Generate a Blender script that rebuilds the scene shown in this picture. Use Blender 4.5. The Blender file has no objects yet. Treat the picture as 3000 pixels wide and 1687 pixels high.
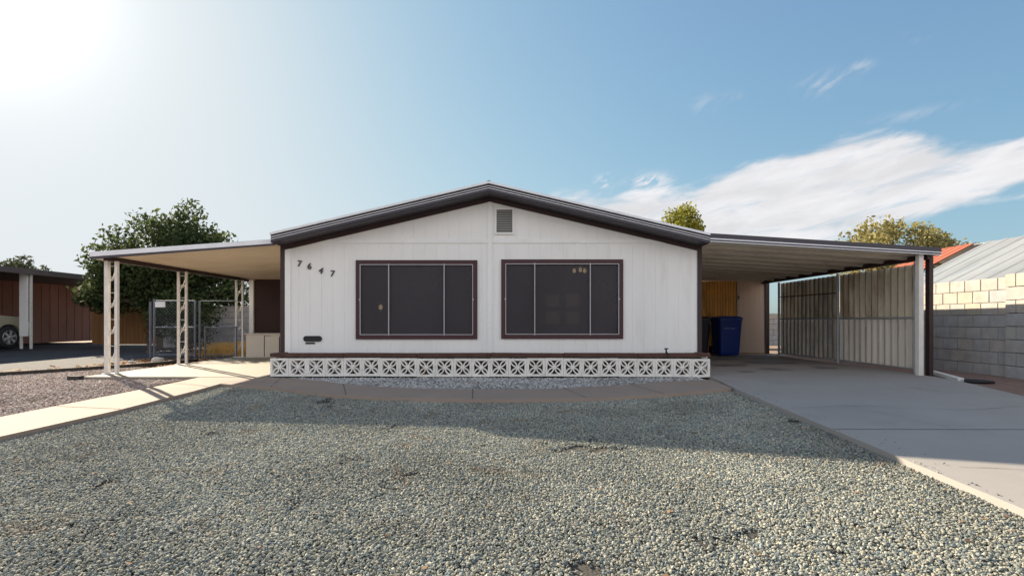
import bpy, bmesh, math, random
import numpy as np
from mathutils import Vector, Matrix, noise as mnoise
R = math.radians
random.seed(7)
rng = np.random.default_rng(7)
S = bpy.context.scene
COL = S.collection

# ------------------------------------------------------------------ camera
CAM_Z = 0.91
cam_d = bpy.data.cameras.new('camera')
cam_d.sensor_width = 36.0
cam_d.lens = 18.0
cam_d.shift_y = 0.0324
cam_d.clip_start = 0.05
cam_d.clip_end = 3000
cam = bpy.data.objects.new('camera', cam_d)
cam.location = (0, 0, CAM_Z)
cam.rotation_euler = (R(90), 0, 0)
COL.objects.link(cam)
S.camera = cam

# ------------------------------------------------------------------ light
SUN_AZ = 47.5        # degrees to the left of the viewing direction
SUN_EL = 26.0
SUN_W = 5.0
SKY_W = 0.05
EXPOSURE = 1.34
sd = bpy.data.lights.new('sun', 'SUN')
sd.energy = SUN_W
sd.angle = R(0.55)
sd.color = (1.0, 0.87, 0.67)
so = bpy.data.objects.new('sun', sd)
so.rotation_euler = (R(90 - SUN_EL), 0, R(180 + SUN_AZ))
so.location = (-20, 20, 20)
COL.objects.link(so)
SUN_DIR = (-math.sin(R(SUN_AZ)) * math.cos(R(SUN_EL)), math.cos(R(SUN_AZ)) * math.cos(R(SUN_EL)), math.sin(R(SUN_EL)))

S.view_settings.view_transform = 'Standard'
S.view_settings.look = 'None'
S.view_settings.exposure = EXPOSURE
S.view_settings.gamma = 1.0
S.cycles.max_bounces = 8
S.cycles.diffuse_bounces = 4
S.cycles.transparent_max_bounces = 24

# ------------------------------------------------------------------ node helper
class NT:
    def __init__(self, tree):
        self.t = tree
    def n(self, typ, **kw):
        nd = self.t.nodes.new(typ)
        for k, v in kw.items():
            setattr(nd, k, v)
        return nd
    def put(self, sock, v):
        if isinstance(v, bpy.types.NodeSocket):
            self.t.links.new(v, sock)
        else:
            sock.default_value = v
    def m(self, op, a, b=None, c=None, clamp=False):
        nd = self.n('ShaderNodeMath', operation=op)
        nd.use_clamp = clamp
        for i, v in enumerate((a, b, c)):
            if v is not None:
                self.put(nd.inputs[i], v)
        return nd.outputs[0]
    def mapr(self, v, a, b, c=0.0, d=1.0, smooth=True):
        nd = self.n('ShaderNodeMapRange')
        nd.interpolation_type = 'SMOOTHSTEP' if smooth else 'LINEAR'
        self.put(nd.inputs[0], v)
        for i, x in enumerate((a, b, c, d)):
            self.put(nd.inputs[i + 1], x)
        return nd.outputs[0]
    def mix(self, f, a, b, blend='MIX'):
        nd = self.n('ShaderNodeMix', data_type='RGBA', blend_type=blend)
        self.put(nd.inputs[0], f)
        for s, v in ((nd.inputs[6], a), (nd.inputs[7], b)):
            if not isinstance(v, bpy.types.NodeSocket) and len(v) == 3:
                v = (*v, 1)
            self.put(s, v)
        return nd.outputs[2]
    def noise(self, vec, scale, detail=4, rough=0.55, dist=0.0):
        nd = self.n('ShaderNodeTexNoise')
        if vec is not None:
            self.put(nd.inputs['Vector'], vec)
        nd.inputs['Scale'].default_value = scale
        nd.inputs['Detail'].default_value = detail
        nd.inputs['Roughness'].default_value = rough
        nd.inputs['Distortion'].default_value = dist
        return nd.outputs[0]
    def xyz(self, x, y, z):
        nd = self.n('ShaderNodeCombineXYZ')
        for i, v in enumerate((x, y, z)):
            self.put(nd.inputs[i], v)
        return nd.outputs[0]
    def curve(self, v, pts):
        nd = self.n('ShaderNodeFloatCurve')
        c = nd.mapping.curves[0]
        while len(c.points) > 2:
            c.points.remove(c.points[1])
        c.points[0].location = pts[0]
        c.points[1].location = pts[-1]
        for p in pts[1:-1]:
            c.points.new(*p)
        nd.mapping.update()
        self.put(nd.inputs['Value'], v)
        return nd.outputs[0]

# ------------------------------------------------------------------ world
W = bpy.data.worlds.new('World')
S.world = W
W.use_nodes = True
W.node_tree.nodes.clear()
w = NT(W.node_tree)
sky = w.n('ShaderNodeTexSky', sky_type='NISHITA')
sky.sun_disc = False
sky.sun_elevation = R(SUN_EL)
sky.sun_rotation = R(-SUN_AZ)
sky.air_density = 1.0
sky.dust_density = 1.2
sky.ozone_density = 1.3
tc = w.n('ShaderNodeTexCoord')
sep = w.n('ShaderNodeSeparateXYZ')
w.put(sep.inputs[0], tc.outputs['Generated'])
dx, dy, dz = sep.outputs
az = w.m('MULTIPLY', w.m('ARCTAN2', dx, dy), 180 / math.pi)
el = w.m('MULTIPLY', w.m('ARCSINE', dz), 180 / math.pi)
# haze aureole round the sun
vd = w.n('ShaderNodeVectorMath', operation='DOT_PRODUCT')
w.put(vd.inputs[0], tc.outputs['Generated'])
vd.inputs[1].default_value = SUN_DIR
ang = w.m('MULTIPLY', w.m('ARCCOSINE', w.m('MINIMUM', vd.outputs['Value'], 0.99999)), 180 / math.pi)
g1 = w.m('MULTIPLY', w.m('EXPONENT', w.m('MULTIPLY', ang, -1 / 3.0)), 22.0)
g2 = w.m('MULTIPLY', w.m('EXPONENT', w.m('MULTIPLY', ang, -1 / 24.0)), 0.9)
glow = w.m('ADD', g1, g2)
AZ0, AZR, ELR = 0.0, 60.0, 20.0
azn = w.mapr(az, AZ0, AZ0 + AZR, 0, 1, smooth=False)
def cpts(l):
    return [((a - AZ0) / AZR, e / ELR) for a, e in l]
up = w.m('MULTIPLY', w.curve(azn, cpts([(0, 9), (3, 12.2), (6, 13.2), (12, 13.2), (16, 13.3), (19, 13.2), (22, 14.4), (26, 15.4), (30, 16.1), (34, 16.6), (38, 16.0), (41, 14.5), (45, 13.8), (52, 13.0), (60, 11)])), ELR)
lo = w.m('MULTIPLY', w.curve(azn, cpts([(0, 2), (12, 3), (22, 5.0), (28, 7.0), (35, 8.6), (38, 9.2), (41, 9.9), (45, 10.9), (50, 12.0), (60, 12.6)])), ELR)
sh = w.m('SUBTRACT', el, w.m('MULTIPLY', az, 0.16))
nv = w.xyz(w.m('MULTIPLY', az, 0.10), w.m('MULTIPLY', sh, 0.36), 3.3)
n1 = w.noise(nv, 1.3, 10, 0.55, 0.25)
nv2 = w.xyz(w.m('MULTIPLY', az, 0.16), w.m('MULTIPLY', sh, 0.85), 9.1)
n2 = w.noise(nv2, 1.0, 6, 0.6, 0.5)
d = w.m('MINIMUM', w.m('SUBTRACT', up, el), w.m('SUBTRACT', el, lo))
cm = w.mapr(w.m('ADD', d, w.m('MULTIPLY', w.m('SUBTRACT', n1, 0.5), 5.8)), -1.0, 0.7)
hole = w.mapr(n2, 0.28, 0.48, 0.62, 1.0)
cm = w.m('MULTIPLY', cm, hole)
inr = w.m('MULTIPLY', w.mapr(az, 0.5, 4), w.mapr(az, 59, 50))
cm = w.m('MULTIPLY', cm, inr)
# small wisps higher up
wn = w.noise(w.xyz(w.m('MULTIPLY', az, 0.5), w.m('SUBTRACT', w.m('MULTIPLY', el, 1.0), w.m('MULTIPLY', az, 0.45)), 1.7), 1.0, 7, 0.62, 0.4)
wm = None
for a, e, ra, re, k in ((31.4, 21.6, 1.7, 0.8, 0.40), (34.3, 22.3, 0.9, 0.4, 0.40), (20.6, 21.7, 1.3, 0.8, 0.20), (23.4, 21.9, 0.7, 0.4, 0.3), (38.4, 23.6, 0.7, 0.35, 0.3), (10.4, 15.0, 0.9, 0.6, 1.3), (15.0, 14.7, 2.0, 0.7, 1.1), (38, 17.6, 2.6, 0.4, 0.25)):
    q = w.m('ADD', w.m('POWER', w.m('ABSOLUTE', w.m('DIVIDE', w.m('SUBTRACT', az, a), ra)), 2), w.m('POWER', w.m('ABSOLUTE', w.m('DIVIDE', w.m('SUBTRACT', el, e), re)), 2))
    gq = w.m('MULTIPLY', w.m('EXPONENT', w.m('MULTIPLY', q, -1)), k)
    wm = gq if wm is None else w.m('ADD', wm, gq)
wm = w.m('MULTIPLY', wm, w.mapr(wn, 0.40, 0.62))
cm = w.m('MAXIMUM', cm, wm, clamp=True)
# unseen bright cloud bank added behind the camera as fill for the shaded front
bn = w.noise(tc.outputs['Generated'], 2.2, 7, 0.6, 0.4)
back = w.m('MULTIPLY', w.mapr(bn, 0.33, 0.53), w.m('MULTIPLY', w.mapr(dy, 0.02, -0.35), w.m('MULTIPLY', w.mapr(el, 0, 4), w.mapr(el, 52, 30))))
skc = w.mix(1.0, sky.outputs[0], (0.90, 1.28, 1.62, 1), 'MULTIPLY')
sr = w.n('ShaderNodeSeparateColor')
w.put(sr.inputs[0], skc)
def level(c, m_):
    return w.m('DIVIDE', c, w.m('SQRT', w.m('ADD', 1.0, w.m('POWER', w.m('DIVIDE', c, m_), 2.0))))
sc3 = w.n('ShaderNodeCombineColor')
for i_, m_ in enumerate((5.6, 5.75, 5.9)):
    w.put(sc3.inputs[i_], level(sr.outputs[i_], m_))
lift = w.mix(1.0, sc3.outputs[0], (0.50, 0.68, 0.78, 1), 'ADD')
glc = w.n('ShaderNodeVectorMath', operation='SCALE')
glc.inputs[0].default_value = (1.0, 0.97, 0.90)
w.put(glc.inputs['Scale'], glow)
skg = w.mix(1.0, lift, glc.outputs[0], 'ADD')
CL = 7.2
cs = w.mapr(n1, 0.35, 0.7, 0.86, 1.04)
clc = w.n('ShaderNodeVectorMath', operation='SCALE')
clc.inputs[0].default_value = (CL * 0.95, CL * 0.95, CL * 0.98)
w.put(clc.inputs['Scale'], cs)
withc = w.mix(cm, skg, clc.outputs[0])
withb = w.mix(back, withc, (11.0, 10.9, 11.1, 1))
bg = w.n('ShaderNodeBackground')
w.put(bg.inputs[0], withb)
bg.inputs[1].default_value = SKY_W
wo = w.n('ShaderNodeOutputWorld')
w.t.links.new(bg.outputs[0], wo.inputs[0])

# ------------------------------------------------------------------ materials
MATS = {}
def mat(name, col, rough=0.75, var=0.12, vscale=3.0, bump=0.0, bscale=60.0, metal=0.0, spec=0.4, stretch=(1, 1, 1), col2=None, c2lo=0.5, c2hi=0.65, c2scale=1.5, translucent=0.0, fine=0.0, fscale=200.0, ribs=None):
    if name in MATS:
        return MATS[name]
    M = bpy.data.materials.new(name)
    M.use_nodes = True
    t = NT(M.node_tree)
    b = M.node_tree.nodes['Principled BSDF']
    geo = t.n('ShaderNodeNewGeometry')
    mp = t.n('ShaderNodeMapping')
    t.put(mp.inputs[0], geo.outputs['Position'])
    mp.inputs['Scale'].default_value = stretch
    n = t.noise(mp.outputs[0], vscale, 5, 0.6)
    f = t.mapr(n, 0.25, 0.75, 1 - var, 1 + var, smooth=False)
    c = (*col, 1)
    if col2 is not None:
        nn = t.noise(mp.outputs[0], c2scale, 6, 0.62, 0.3)
        c = t.mix(t.mapr(nn, c2lo, c2hi), c, (*col2, 1))
    if fine:
        fn = t.noise(geo.outputs['Position'], fscale, 2, 0.6)
        f = t.m('MULTIPLY', f, t.mapr(fn, 0.3, 0.7, 1 - fine, 1 + fine, smooth=False))
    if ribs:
        # light and dark of the ribs painted into the colour as stripes
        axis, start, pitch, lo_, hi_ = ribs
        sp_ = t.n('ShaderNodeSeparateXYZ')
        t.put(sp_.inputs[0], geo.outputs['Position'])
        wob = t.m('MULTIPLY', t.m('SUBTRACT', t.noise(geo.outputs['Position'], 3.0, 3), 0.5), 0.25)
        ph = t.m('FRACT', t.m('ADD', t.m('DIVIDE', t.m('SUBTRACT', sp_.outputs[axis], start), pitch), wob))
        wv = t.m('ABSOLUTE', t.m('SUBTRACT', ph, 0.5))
        dirt = t.mapr(wv, 0.12, 0.34, lo_, hi_)  # stripe factor: painted rib shading, no soiling
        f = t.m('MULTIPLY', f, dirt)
    cc = t.mix(1.0, c, t.xyz(f, f, f), 'MULTIPLY')
    t.put(b.inputs['Base Color'], cc)
    b.inputs['Roughness'].default_value = rough
    b.inputs['Metallic'].default_value = metal
    b.inputs['Specular IOR Level'].default_value = spec
    if bump:
        bn_ = t.noise(mp.outputs[0], bscale, 4, 0.6)
        bp = t.n('ShaderNodeBump')
        bp.inputs['Strength'].default_value = bump
        bp.inputs['Distance'].default_value = 0.02
        t.put(bp.inputs['Height'], bn_)
        t.t.links.new(bp.outputs[0], b.inputs['Normal'])
    if translucent:
        tr = t.n('ShaderNodeBsdfTranslucent')
        t.put(tr.inputs[0], cc)
        ms = t.n('ShaderNodeMixShader')
        ms.inputs[0].default_value = translucent
        out = [x for x in M.node_tree.nodes if x.type == 'OUTPUT_MATERIAL'][0]
        t.t.links.new(b.outputs[0], ms.inputs[1])
        t.t.links.new(tr.outputs[0], ms.inputs[2])
        t.t.links.new(ms.outputs[0], out.inputs[0])
    MATS[name] = M
    return M

def stone_mat(name, cols, rough=0.85, tint=(1, 1, 1, 1)):
    M = bpy.data.materials.new(name)
    M.use_nodes = True
    t = NT(M.node_tree)
    b = M.node_tree.nodes['Principled BSDF']
    oi = t.n('ShaderNodeObjectInfo')
    cr = t.n('ShaderNodeValToRGB')
    cr.color_ramp.interpolation = 'CONSTANT'
    e = cr.color_ramp.elements
    e[0].position = 0
    e[0].color = (*cols[0], 1)
    e[1].position = 1 / len(cols)
    e[1].color = (*cols[1], 1)
    for i in range(2, len(cols)):
        x = e.new(i / len(cols))
        x.color = (*cols[i], 1)
    t.put(cr.inputs[0], oi.outputs['Random'])
    geo = t.n('ShaderNodeNewGeometry')
    big = t.noise(geo.outputs['Position'], 0.8, 3, 0.6)
    sm = t.noise(geo.outputs['Position'], 160, 3, 0.6)
    f = t.m('MULTIPLY', t.mapr(big, 0.3, 0.7, 0.82, 1.18), t.mapr(sm, 0.3, 0.7, 0.8, 1.2))
    # scattered rusty patches where soil has worked up between the stones
    pt = t.noise(geo.outputs['Position'], 1.7, 5, 0.65, 0.4)
    cst = t.mix(t.mapr(pt, 0.55, 0.74, 0.0, 0.6), t.mix(1.0, cr.outputs[0], tint, 'MULTIPLY'), (0.21, 0.145, 0.09, 1))
    t.put(b.inputs['Base Color'], t.mix(1.0, cst, t.xyz(f, f, f), 'MULTIPLY'))
    b.inputs['Roughness'].default_value = rough
    b.inputs['Specular IOR Level'].default_value = 0.3
    return M

def emit_mat(name, col, strength):
    M = bpy.data.materials.new(name)
    M.use_nodes = True
    b = M.node_tree.nodes['Principled BSDF']
    b.inputs['Base Color'].default_value = (*col, 1)
    b.inputs['Emission Color'].default_value = (*col, 1)
    b.inputs['Emission Strength'].default_value = strength
    return M

WHITE = mat('painted_siding', (0.82, 0.805, 0.79), 0.6, 0.05, 1.2, 0.15, 40, stretch=(1, 1, 0.13), col2=(0.69, 0.67, 0.64), c2lo=0.52, c2hi=0.85, c2scale=4.0)
WTRIM = mat('white_trim', (0.82, 0.81, 0.80), 0.55, 0.05, 4)
BROWN = mat('dark_brown_paint', (0.040, 0.022, 0.022), 0.55, 0.15, 3)
MAROON = mat('maroon_window_trim', (0.055, 0.018, 0.022), 0.5, 0.12, 4)
FASC = mat('dark_fascia_metal', (0.050, 0.044, 0.058), 0.4, 0.1, 3)
RIBW = mat('light_metal_edge', (0.80, 0.81, 0.85), 0.4, 0.08, 5)
ROOFM = mat('grey_roof_metal', (0.45, 0.46, 0.48), 0.45, 0.1, 2)
ALU = mat('aluminium_bar', (0.46, 0.44, 0.46), 0.4, 0.06, 6)
VENT = mat('vent_grey', (0.30, 0.29, 0.27), 0.6, 0.1, 6)
DIGIT = mat('digit_grey_metal', (0.06, 0.06, 0.062), 0.45, 0.15, 20)
BLACK = mat('black_plastic', (0.012, 0.012, 0.016), 0.5, 0.1, 5)
BLOCKW = mat('white_block_paint', (0.80, 0.765, 0.72), 0.75, 0.10, 6, 0.25, 90, col2=(0.58, 0.53, 0.47), c2lo=0.52, c2hi=0.74, c2scale=4)
CAPB = mat('brown_cap_paint', (0.085, 0.040, 0.030), 0.8, 0.3, 7, 0.3, 60)
SOIL = mat('soil', (0.11, 0.085, 0.07), 0.95, 0.25, 8, 0.5, 50)
CONC = mat('driveway_concrete', (0.325, 0.30, 0.28), 0.8, 0.07, 1.2, 0.12, 120, col2=(0.26, 0.24, 0.23), c2lo=0.52, c2hi=0.78, c2scale=0.8, fine=0.08, fscale=150)
WALKC = mat('walkway_concrete', (0.31, 0.24, 0.195), 0.85, 0.08, 1.5, 0.15, 110, col2=(0.30, 0.23, 0.19), c2lo=0.5, c2hi=0.7, c2scale=1.6, fine=0.07, fscale=140)
PADC = mat('patio_concrete', (0.27, 0.24, 0.20), 0.8, 0.07, 1.5, 0.12, 110, col2=(0.29, 0.25, 0.21), c2lo=0.5, c2hi=0.7, c2scale=1.2)
JOINT = mat('joint_dark', (0.12, 0.10, 0.09), 0.95, 0.2, 10)
DIRT = mat('tan_dirt', (0.25, 0.18, 0.13), 0.95, 0.2, 0.8, 0.5, 30, fine=0.2, fscale=40)
REDDIRT = mat('reddish_dirt', (0.24, 0.15, 0.12), 0.95, 0.25, 3, 0.6, 45, fine=0.25, fscale=60)
GBASE = mat('gravel_bed', (0.07, 0.064, 0.055), 0.95, 0.2, 5, 0.6, 70, fine=0.25, fscale=90)
CEILL = mat('cream_patio_ceiling', (0.72, 0.62, 0.48), 0.6, 0.08, 1.0, col2=(0.64, 0.53, 0.39), c2scale=0.7)
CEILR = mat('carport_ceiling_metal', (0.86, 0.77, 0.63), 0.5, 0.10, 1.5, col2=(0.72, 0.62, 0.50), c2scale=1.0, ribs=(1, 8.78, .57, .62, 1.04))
IRON = mat('cream_iron_paint', (0.70, 0.67, 0.63), 0.55, 0.12, 8)
GALV = mat('galvanised_steel', (0.42, 0.44, 0.46), 0.5, 0.12, 4, metal=0.35)
LINK = mat('weathered_chain_link', (0.15, 0.16, 0.19), 0.6, 0.15, 4, metal=0.2)
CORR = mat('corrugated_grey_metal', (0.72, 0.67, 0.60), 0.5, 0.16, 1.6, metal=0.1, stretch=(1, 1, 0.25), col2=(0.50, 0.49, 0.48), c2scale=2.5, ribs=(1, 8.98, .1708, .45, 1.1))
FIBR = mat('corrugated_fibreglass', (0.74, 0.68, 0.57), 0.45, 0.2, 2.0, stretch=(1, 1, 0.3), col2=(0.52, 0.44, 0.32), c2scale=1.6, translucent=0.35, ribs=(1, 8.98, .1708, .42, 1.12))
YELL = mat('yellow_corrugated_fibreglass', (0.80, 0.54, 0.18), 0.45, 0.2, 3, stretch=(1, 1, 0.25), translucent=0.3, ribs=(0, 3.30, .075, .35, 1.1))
SHEDW = mat('tan_shed_boards', (0.58, 0.44, 0.35), 0.75, 0.1, 2.0, stretch=(1, 1, 0.2))
BINBLUE = mat('blue_bin_plastic', (0.006, 0.030, 0.21), 0.38, 0.1, 3)
BINDARK = mat('dark_bin_plastic', (0.008, 0.009, 0.022), 0.4, 0.1, 3)
RUBBER = mat('rubber', (0.02, 0.02, 0.02), 0.8, 0.1, 10)
WOOD = mat('raw_board', (0.36, 0.23, 0.13), 0.8, 0.2, 4, stretch=(6, 6, 0.6))
CABI = mat('cabinet_cream', (0.62, 0.56, 0.48), 0.6, 0.06, 3)
SCREENB = mat('brown_shade_screen', (0.040, 0.020, 0.018), 0.8, 0.2, 2)
CARP = mat('beige_car_paint', (0.36, 0.33, 0.24), 0.3, 0.04, 2, spec=0.6)
GLASSD = mat('dark_glass', (0.012, 0.014, 0.018), 0.08, 0.0, 2, spec=0.6)
RIM = mat('alloy_rim', (0.50, 0.50, 0.52), 0.35, 0.05, 5, metal=0.6)
NWALL = mat('reddish_brown_wall', (0.25, 0.115, 0.085), 0.8, 0.2, 1.2, stretch=(1, 1, 0.4))
SHADE_GROUND = mat('shade_darkened_ground', (0.055, 0.053, 0.058), 0.95, 0.2, 0.9, 0.4, 40, fine=0.2, fscale=50)  # ground colour kept dark to stand for shade
NROOF = mat('brown_neighbour_roof', (0.13, 0.10, 0.095), 0.7, 0.1, 2)
FENCEW = mat('orange_brown_fence_boards', (0.32, 0.155, 0.06), 0.85, 0.25, 2.5, stretch=(3, 3, 0.3))
BACKB = mat('tan_block_wall', (0.42, 0.36, 0.31), 0.9, 0.12, 2, 0.2, 60)
MORT = mat('dark_mortar', (0.17, 0.16, 0.16), 0.95, 0.1, 10)
ORANGE = mat('orange_metal_roof', (0.40, 0.115, 0.06), 0.5, 0.12, 1.5)
RIBROOF = mat('pale_ribbed_roof_metal', (0.25, 0.26, 0.27), 0.5, 0.2, 1.2, stretch=(0.4, 1.6, 0.4), col2=(0.20, 0.22, 0.24), c2scale=1.8)
NPALE = mat('pale_stucco', (0.62, 0.58, 0.55), 0.85, 0.08, 2)
BARK = mat('bark', (0.12, 0.085, 0.06), 0.95, 0.3, 6, 0.5, 30)
DRY = mat('dry_grass', (0.80, 0.50, 0.13), 0.9, 0.25, 4, translucent=0.35)
LITTER = mat('orange_leaf_litter', (0.42, 0.20, 0.07), 0.9, 0.35, 14, translucent=0.1)
PVC = mat('white_downspout_paint', (0.80, 0.80, 0.78), 0.45, 0.05, 6)
INTW = mat('room_wall', (0.30, 0.26, 0.23), 0.9, 0.08, 2)
BRASS = mat('brass', (0.45, 0.33, 0.15), 0.35, 0.05, 5, metal=0.7)

def screen_mat():
    M = bpy.data.materials.new('solar_screen')
    M.use_nodes = True
    t = NT(M.node_tree)
    b = M.node_tree.nodes['Principled BSDF']
    geo = t.n('ShaderNodeNewGeometry')
    n = t.noise(geo.outputs['Position'], 0.9, 3, 0.5)
    f = t.mapr(n, 0.3, 0.7, 0.85, 1.15)
    t.put(b.inputs['Base Color'], t.mix(1.0, (0.036, 0.030, 0.037, 1), t.xyz(f, f, f), 'MULTIPLY'))
    b.inputs['Roughness'].default_value = 0.5
    b.inputs['Specular IOR Level'].default_value = 0.4
    tr = t.n('ShaderNodeBsdfTransparent')
    ms = t.n('ShaderNodeMixShader')
    ms.inputs[0].default_value = 0.17
    out = [x for x in M.node_tree.nodes if x.type == 'OUTPUT_MATERIAL'][0]
    t.t.links.new(b.outputs[0], ms.inputs[1])
    t.t.links.new(tr.outputs[0], ms.inputs[2])
    t.t.links.new(ms.outputs[0], out.inputs[0])
    return M
SCREEN = screen_mat()

def block_wall_mat():
    # concrete masonry: the block pattern itself is real geometry; each block gets its own tint
    M = bpy.data.materials.new('concrete_block')
    M.use_nodes = True
    t = NT(M.node_tree)
    b = M.node_tree.nodes['Principled BSDF']
    at = t.n('ShaderNodeAttribute', attribute_name='tint')
    geo = t.n('ShaderNodeNewGeometry')
    n = t.noise(geo.outputs['Position'], 5, 5, 0.6)
    f = t.mapr(n, 0.25, 0.75, 0.86, 1.12)
    fn = t.noise(geo.outputs['Position'], 120, 2, 0.6)
    f = t.m('MULTIPLY', f, t.mapr(fn, 0.3, 0.7, 0.9, 1.1))
    c = t.mix(at.outputs['Fac'], (0.36, 0.355, 0.36, 1), (0.42, 0.36, 0.295, 1))
    t.put(b.inputs['Base Color'], t.mix(1.0, c, t.xyz(f, f, f), 'MULTIPLY'))
    b.inputs['Roughness'].default_value = 0.92
    bp = t.n('ShaderNodeBump')
    bp.inputs['Strength'].default_value = 0.3
    bp.inputs['Distance'].default_value = 0.01
    t.put(bp.inputs['Height'], fn)
    t.t.links.new(bp.outputs[0], b.inputs['Normal'])
    return M
CMU = block_wall_mat()

def leaf_mat(name, c1, c2, tr=0.35):
    M = bpy.data.materials.new(name)
    M.use_nodes = True
    t = NT(M.node_tree)
    b = M.node_tree.nodes['Principled BSDF']
    at = t.n('ShaderNodeAttribute', attribute_name='tint')
    c = t.mix(at.outputs['Fac'], (*c1, 1), (*c2, 1))
    t.put(b.inputs['Base Color'], c)
    b.inputs['Roughness'].default_value = 0.75
    b.inputs['Specular IOR Level'].default_value = 0.12
    tn = t.n('ShaderNodeBsdfTranslucent')
    t.put(tn.inputs[0], c)
    ms = t.n('ShaderNodeMixShader')
    ms.inputs[0].default_value = tr
    out = [x for x in M.node_tree.nodes if x.type == 'OUTPUT_MATERIAL'][0]
    t.t.links.new(b.outputs[0], ms.inputs[1])
    t.t.links.new(tn.outputs[0], ms.inputs[2])
    t.t.links.new(ms.outputs[0], out.inputs[0])
    return M
LEAFD = leaf_mat('dark_leaf', (0.028, 0.048, 0.020), (0.12, 0.145, 0.055), 0.38)
LEAFY = leaf_mat('yellow_green_leaf', (0.17, 0.19, 0.03), (0.40, 0.36, 0.07), 0.40)
LEAFO = leaf_mat('olive_leaf', (0.22, 0.20, 0.08), (0.48, 0.42, 0.18), 0.35)
LEAFF = leaf_mat('grey_green_leaf', (0.05, 0.065, 0.04), (0.12, 0.13, 0.07), 0.3)
LEAFB = leaf_mat('pale_bush_leaf', (0.03, 0.035, 0.025), (0.22, 0.22, 0.17), 0.3)

# ------------------------------------------------------------------ mesh helpers
def gz(y):
    """height of the finished ground: level round the house, falling gently to the street"""
    if y >= 7.8:
        return 0.0
    return -0.05 * (7.8 - max(y, -2.0))

class MB:
    def __init__(self):
        self.v, self.f, self.sm = [], [], []
    def add(self, vs, fs, smooth=False):
        o = len(self.v)
        self.v += [tuple(p) for p in vs]
        self.f += [tuple(i + o for i in q) for q in fs]
        self.sm += [smooth] * len(fs)
        return self
    def box(self, x0, x1, y0, y1, z0, z1):
        return self.add([(x0, y0, z0), (x1, y0, z0), (x1, y1, z0), (x0, y1, z0), (x0, y0, z1), (x1, y0, z1), (x1, y1, z1), (x0, y1, z1)],
                        [(0, 3, 2, 1), (4, 5, 6, 7), (0, 1, 5, 4), (1, 2, 6, 5), (2, 3, 7, 6), (3, 0, 4, 7)])
    def hexa(self, p):
        return self.add(p, [(0, 3, 2, 1), (4, 5, 6, 7), (0, 1, 5, 4), (1, 2, 6, 5), (2, 3, 7, 6), (3, 0, 4, 7)])
    def prism(self, poly, axis, a, b):
        """extrude a 2-D polygon along an axis ('x','y','z') from a to b"""
        def P(u, v, t):
            return {'x': (t, u, v), 'y': (u, t, v), 'z': (u, v, t)}[axis]
        n = len(poly)
        vs = [P(u, v, a) for u, v in poly] + [P(u, v, b) for u, v in poly]
        fs = [tuple(range(n))[::-1], tuple(range(n, 2 * n))] + [(i, (i + 1) % n, n + (i + 1) % n, n + i) for i in range(n)]
        return self.add(vs, fs)
    def tube(self, pts, r, n=8, smooth=True, cap=True):
        pts = [Vector(p) for p in pts]
        rs = r if isinstance(r, (list, tuple)) else [r] * len(pts)
        vs, fs = [], []
        up = Vector((0, 0, 1))
        prev = None
        for i, p in enumerate(pts):
            t = (pts[min(i + 1, len(pts) - 1)] - pts[max(i - 1, 0)]).normalized()
            if prev is None:
                a = t.cross(up)
                if a.length < 1e-3:
                    a = t.cross(Vector((1, 0, 0)))
            else:
                a = prev - t * prev.dot(t)
            a.normalize()
            prev = a
            b = t.cross(a)
            for k in range(n):
                q = 2 * math.pi * k / n
                vs.append(p + (a * math.cos(q) + b * math.sin(q)) * rs[i])
        for i in range(len(pts) - 1):
            for k in range(n):
                fs.append((i * n + k, i * n + (k + 1) % n, (i + 1) * n + (k + 1) % n, (i + 1) * n + k))
        self.add(vs, fs, smooth)
        if cap:
            L = (len(pts) - 1) * n
            self.add([vs[k] for k in range(n)], [tuple(range(n))[::-1]])
            self.add([vs[L + k] for k in range(n)], [tuple(range(n))])
        return self
    def lathe(self, prof, c, n=20, axis='z'):
        vs, fs = [], []
        for r, h in prof:
            for k in range(n):
                q = 2 * math.pi * k / n
                u, v = r * math.cos(q), r * math.sin(q)
                vs.append({'z': (c[0] + u, c[1] + v, c[2] + h), 'y': (c[0] + u, c[1] + h, c[2] + v), 'x': (c[0] + h, c[1] + u, c[2] + v)}[axis])
        for i in range(len(prof) - 1):
            for k in range(n):
                fs.append((i * n + k, i * n + (k + 1) % n, (i + 1) * n + (k + 1) % n, (i + 1) * n + k))
        return self.add(vs, fs, True)
    def build(self, name, material, parent=None, loc=None, bevel=0.0):
        me = bpy.data.meshes.new(name)
        me.from_pydata(self.v, [], self.f)
        me.polygons.foreach_set('use_smooth', self.sm)
        me.materials.append(material)
        bm = bmesh.new()
        bm.from_mesh(me)
        bmesh.ops.recalc_face_normals(bm, faces=bm.faces)
        bm.to_mesh(me)
        bm.free()
        me.update()
        o = bpy.data.objects.new(name, me)
        COL.objects.link(o)
        if parent is not None:
            # vertices are in world space: keep them there under a parent that stands elsewhere
            o.parent = parent
            o.matrix_parent_inverse = parent.matrix_basis.inverted()
        if loc:
            o.location = loc
        if bevel:
            bv = o.modifiers.new('bevel', 'BEVEL')
            bv.width = bevel
            bv.segments = 2
            bv.limit_method = 'ANGLE'
        return o

def tag(o, label=None, cat=None, group=None, kind=None):
    if label:
        o['label'] = label
    if cat:
        o['category'] = cat
    if group:
        o['group'] = group
    if kind:
        o['kind'] = kind
    return o
def empty(name, loc, label=None, cat=None, group=None):
    o = bpy.data.objects.new(name, None)
    o.empty_display_size = 0.2
    o.location = loc
    o.matrix_basis = Matrix.Translation(loc)
    COL.objects.link(o)
    return tag(o, label, cat, group)
def copy_tree(o, parent=None):
    c = o.copy()
    COL.objects.link(c)
    c.parent = parent
    for ch in [x for x in COL.objects if x.parent == o]:
        copy_tree(ch, c)
    return c

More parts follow.
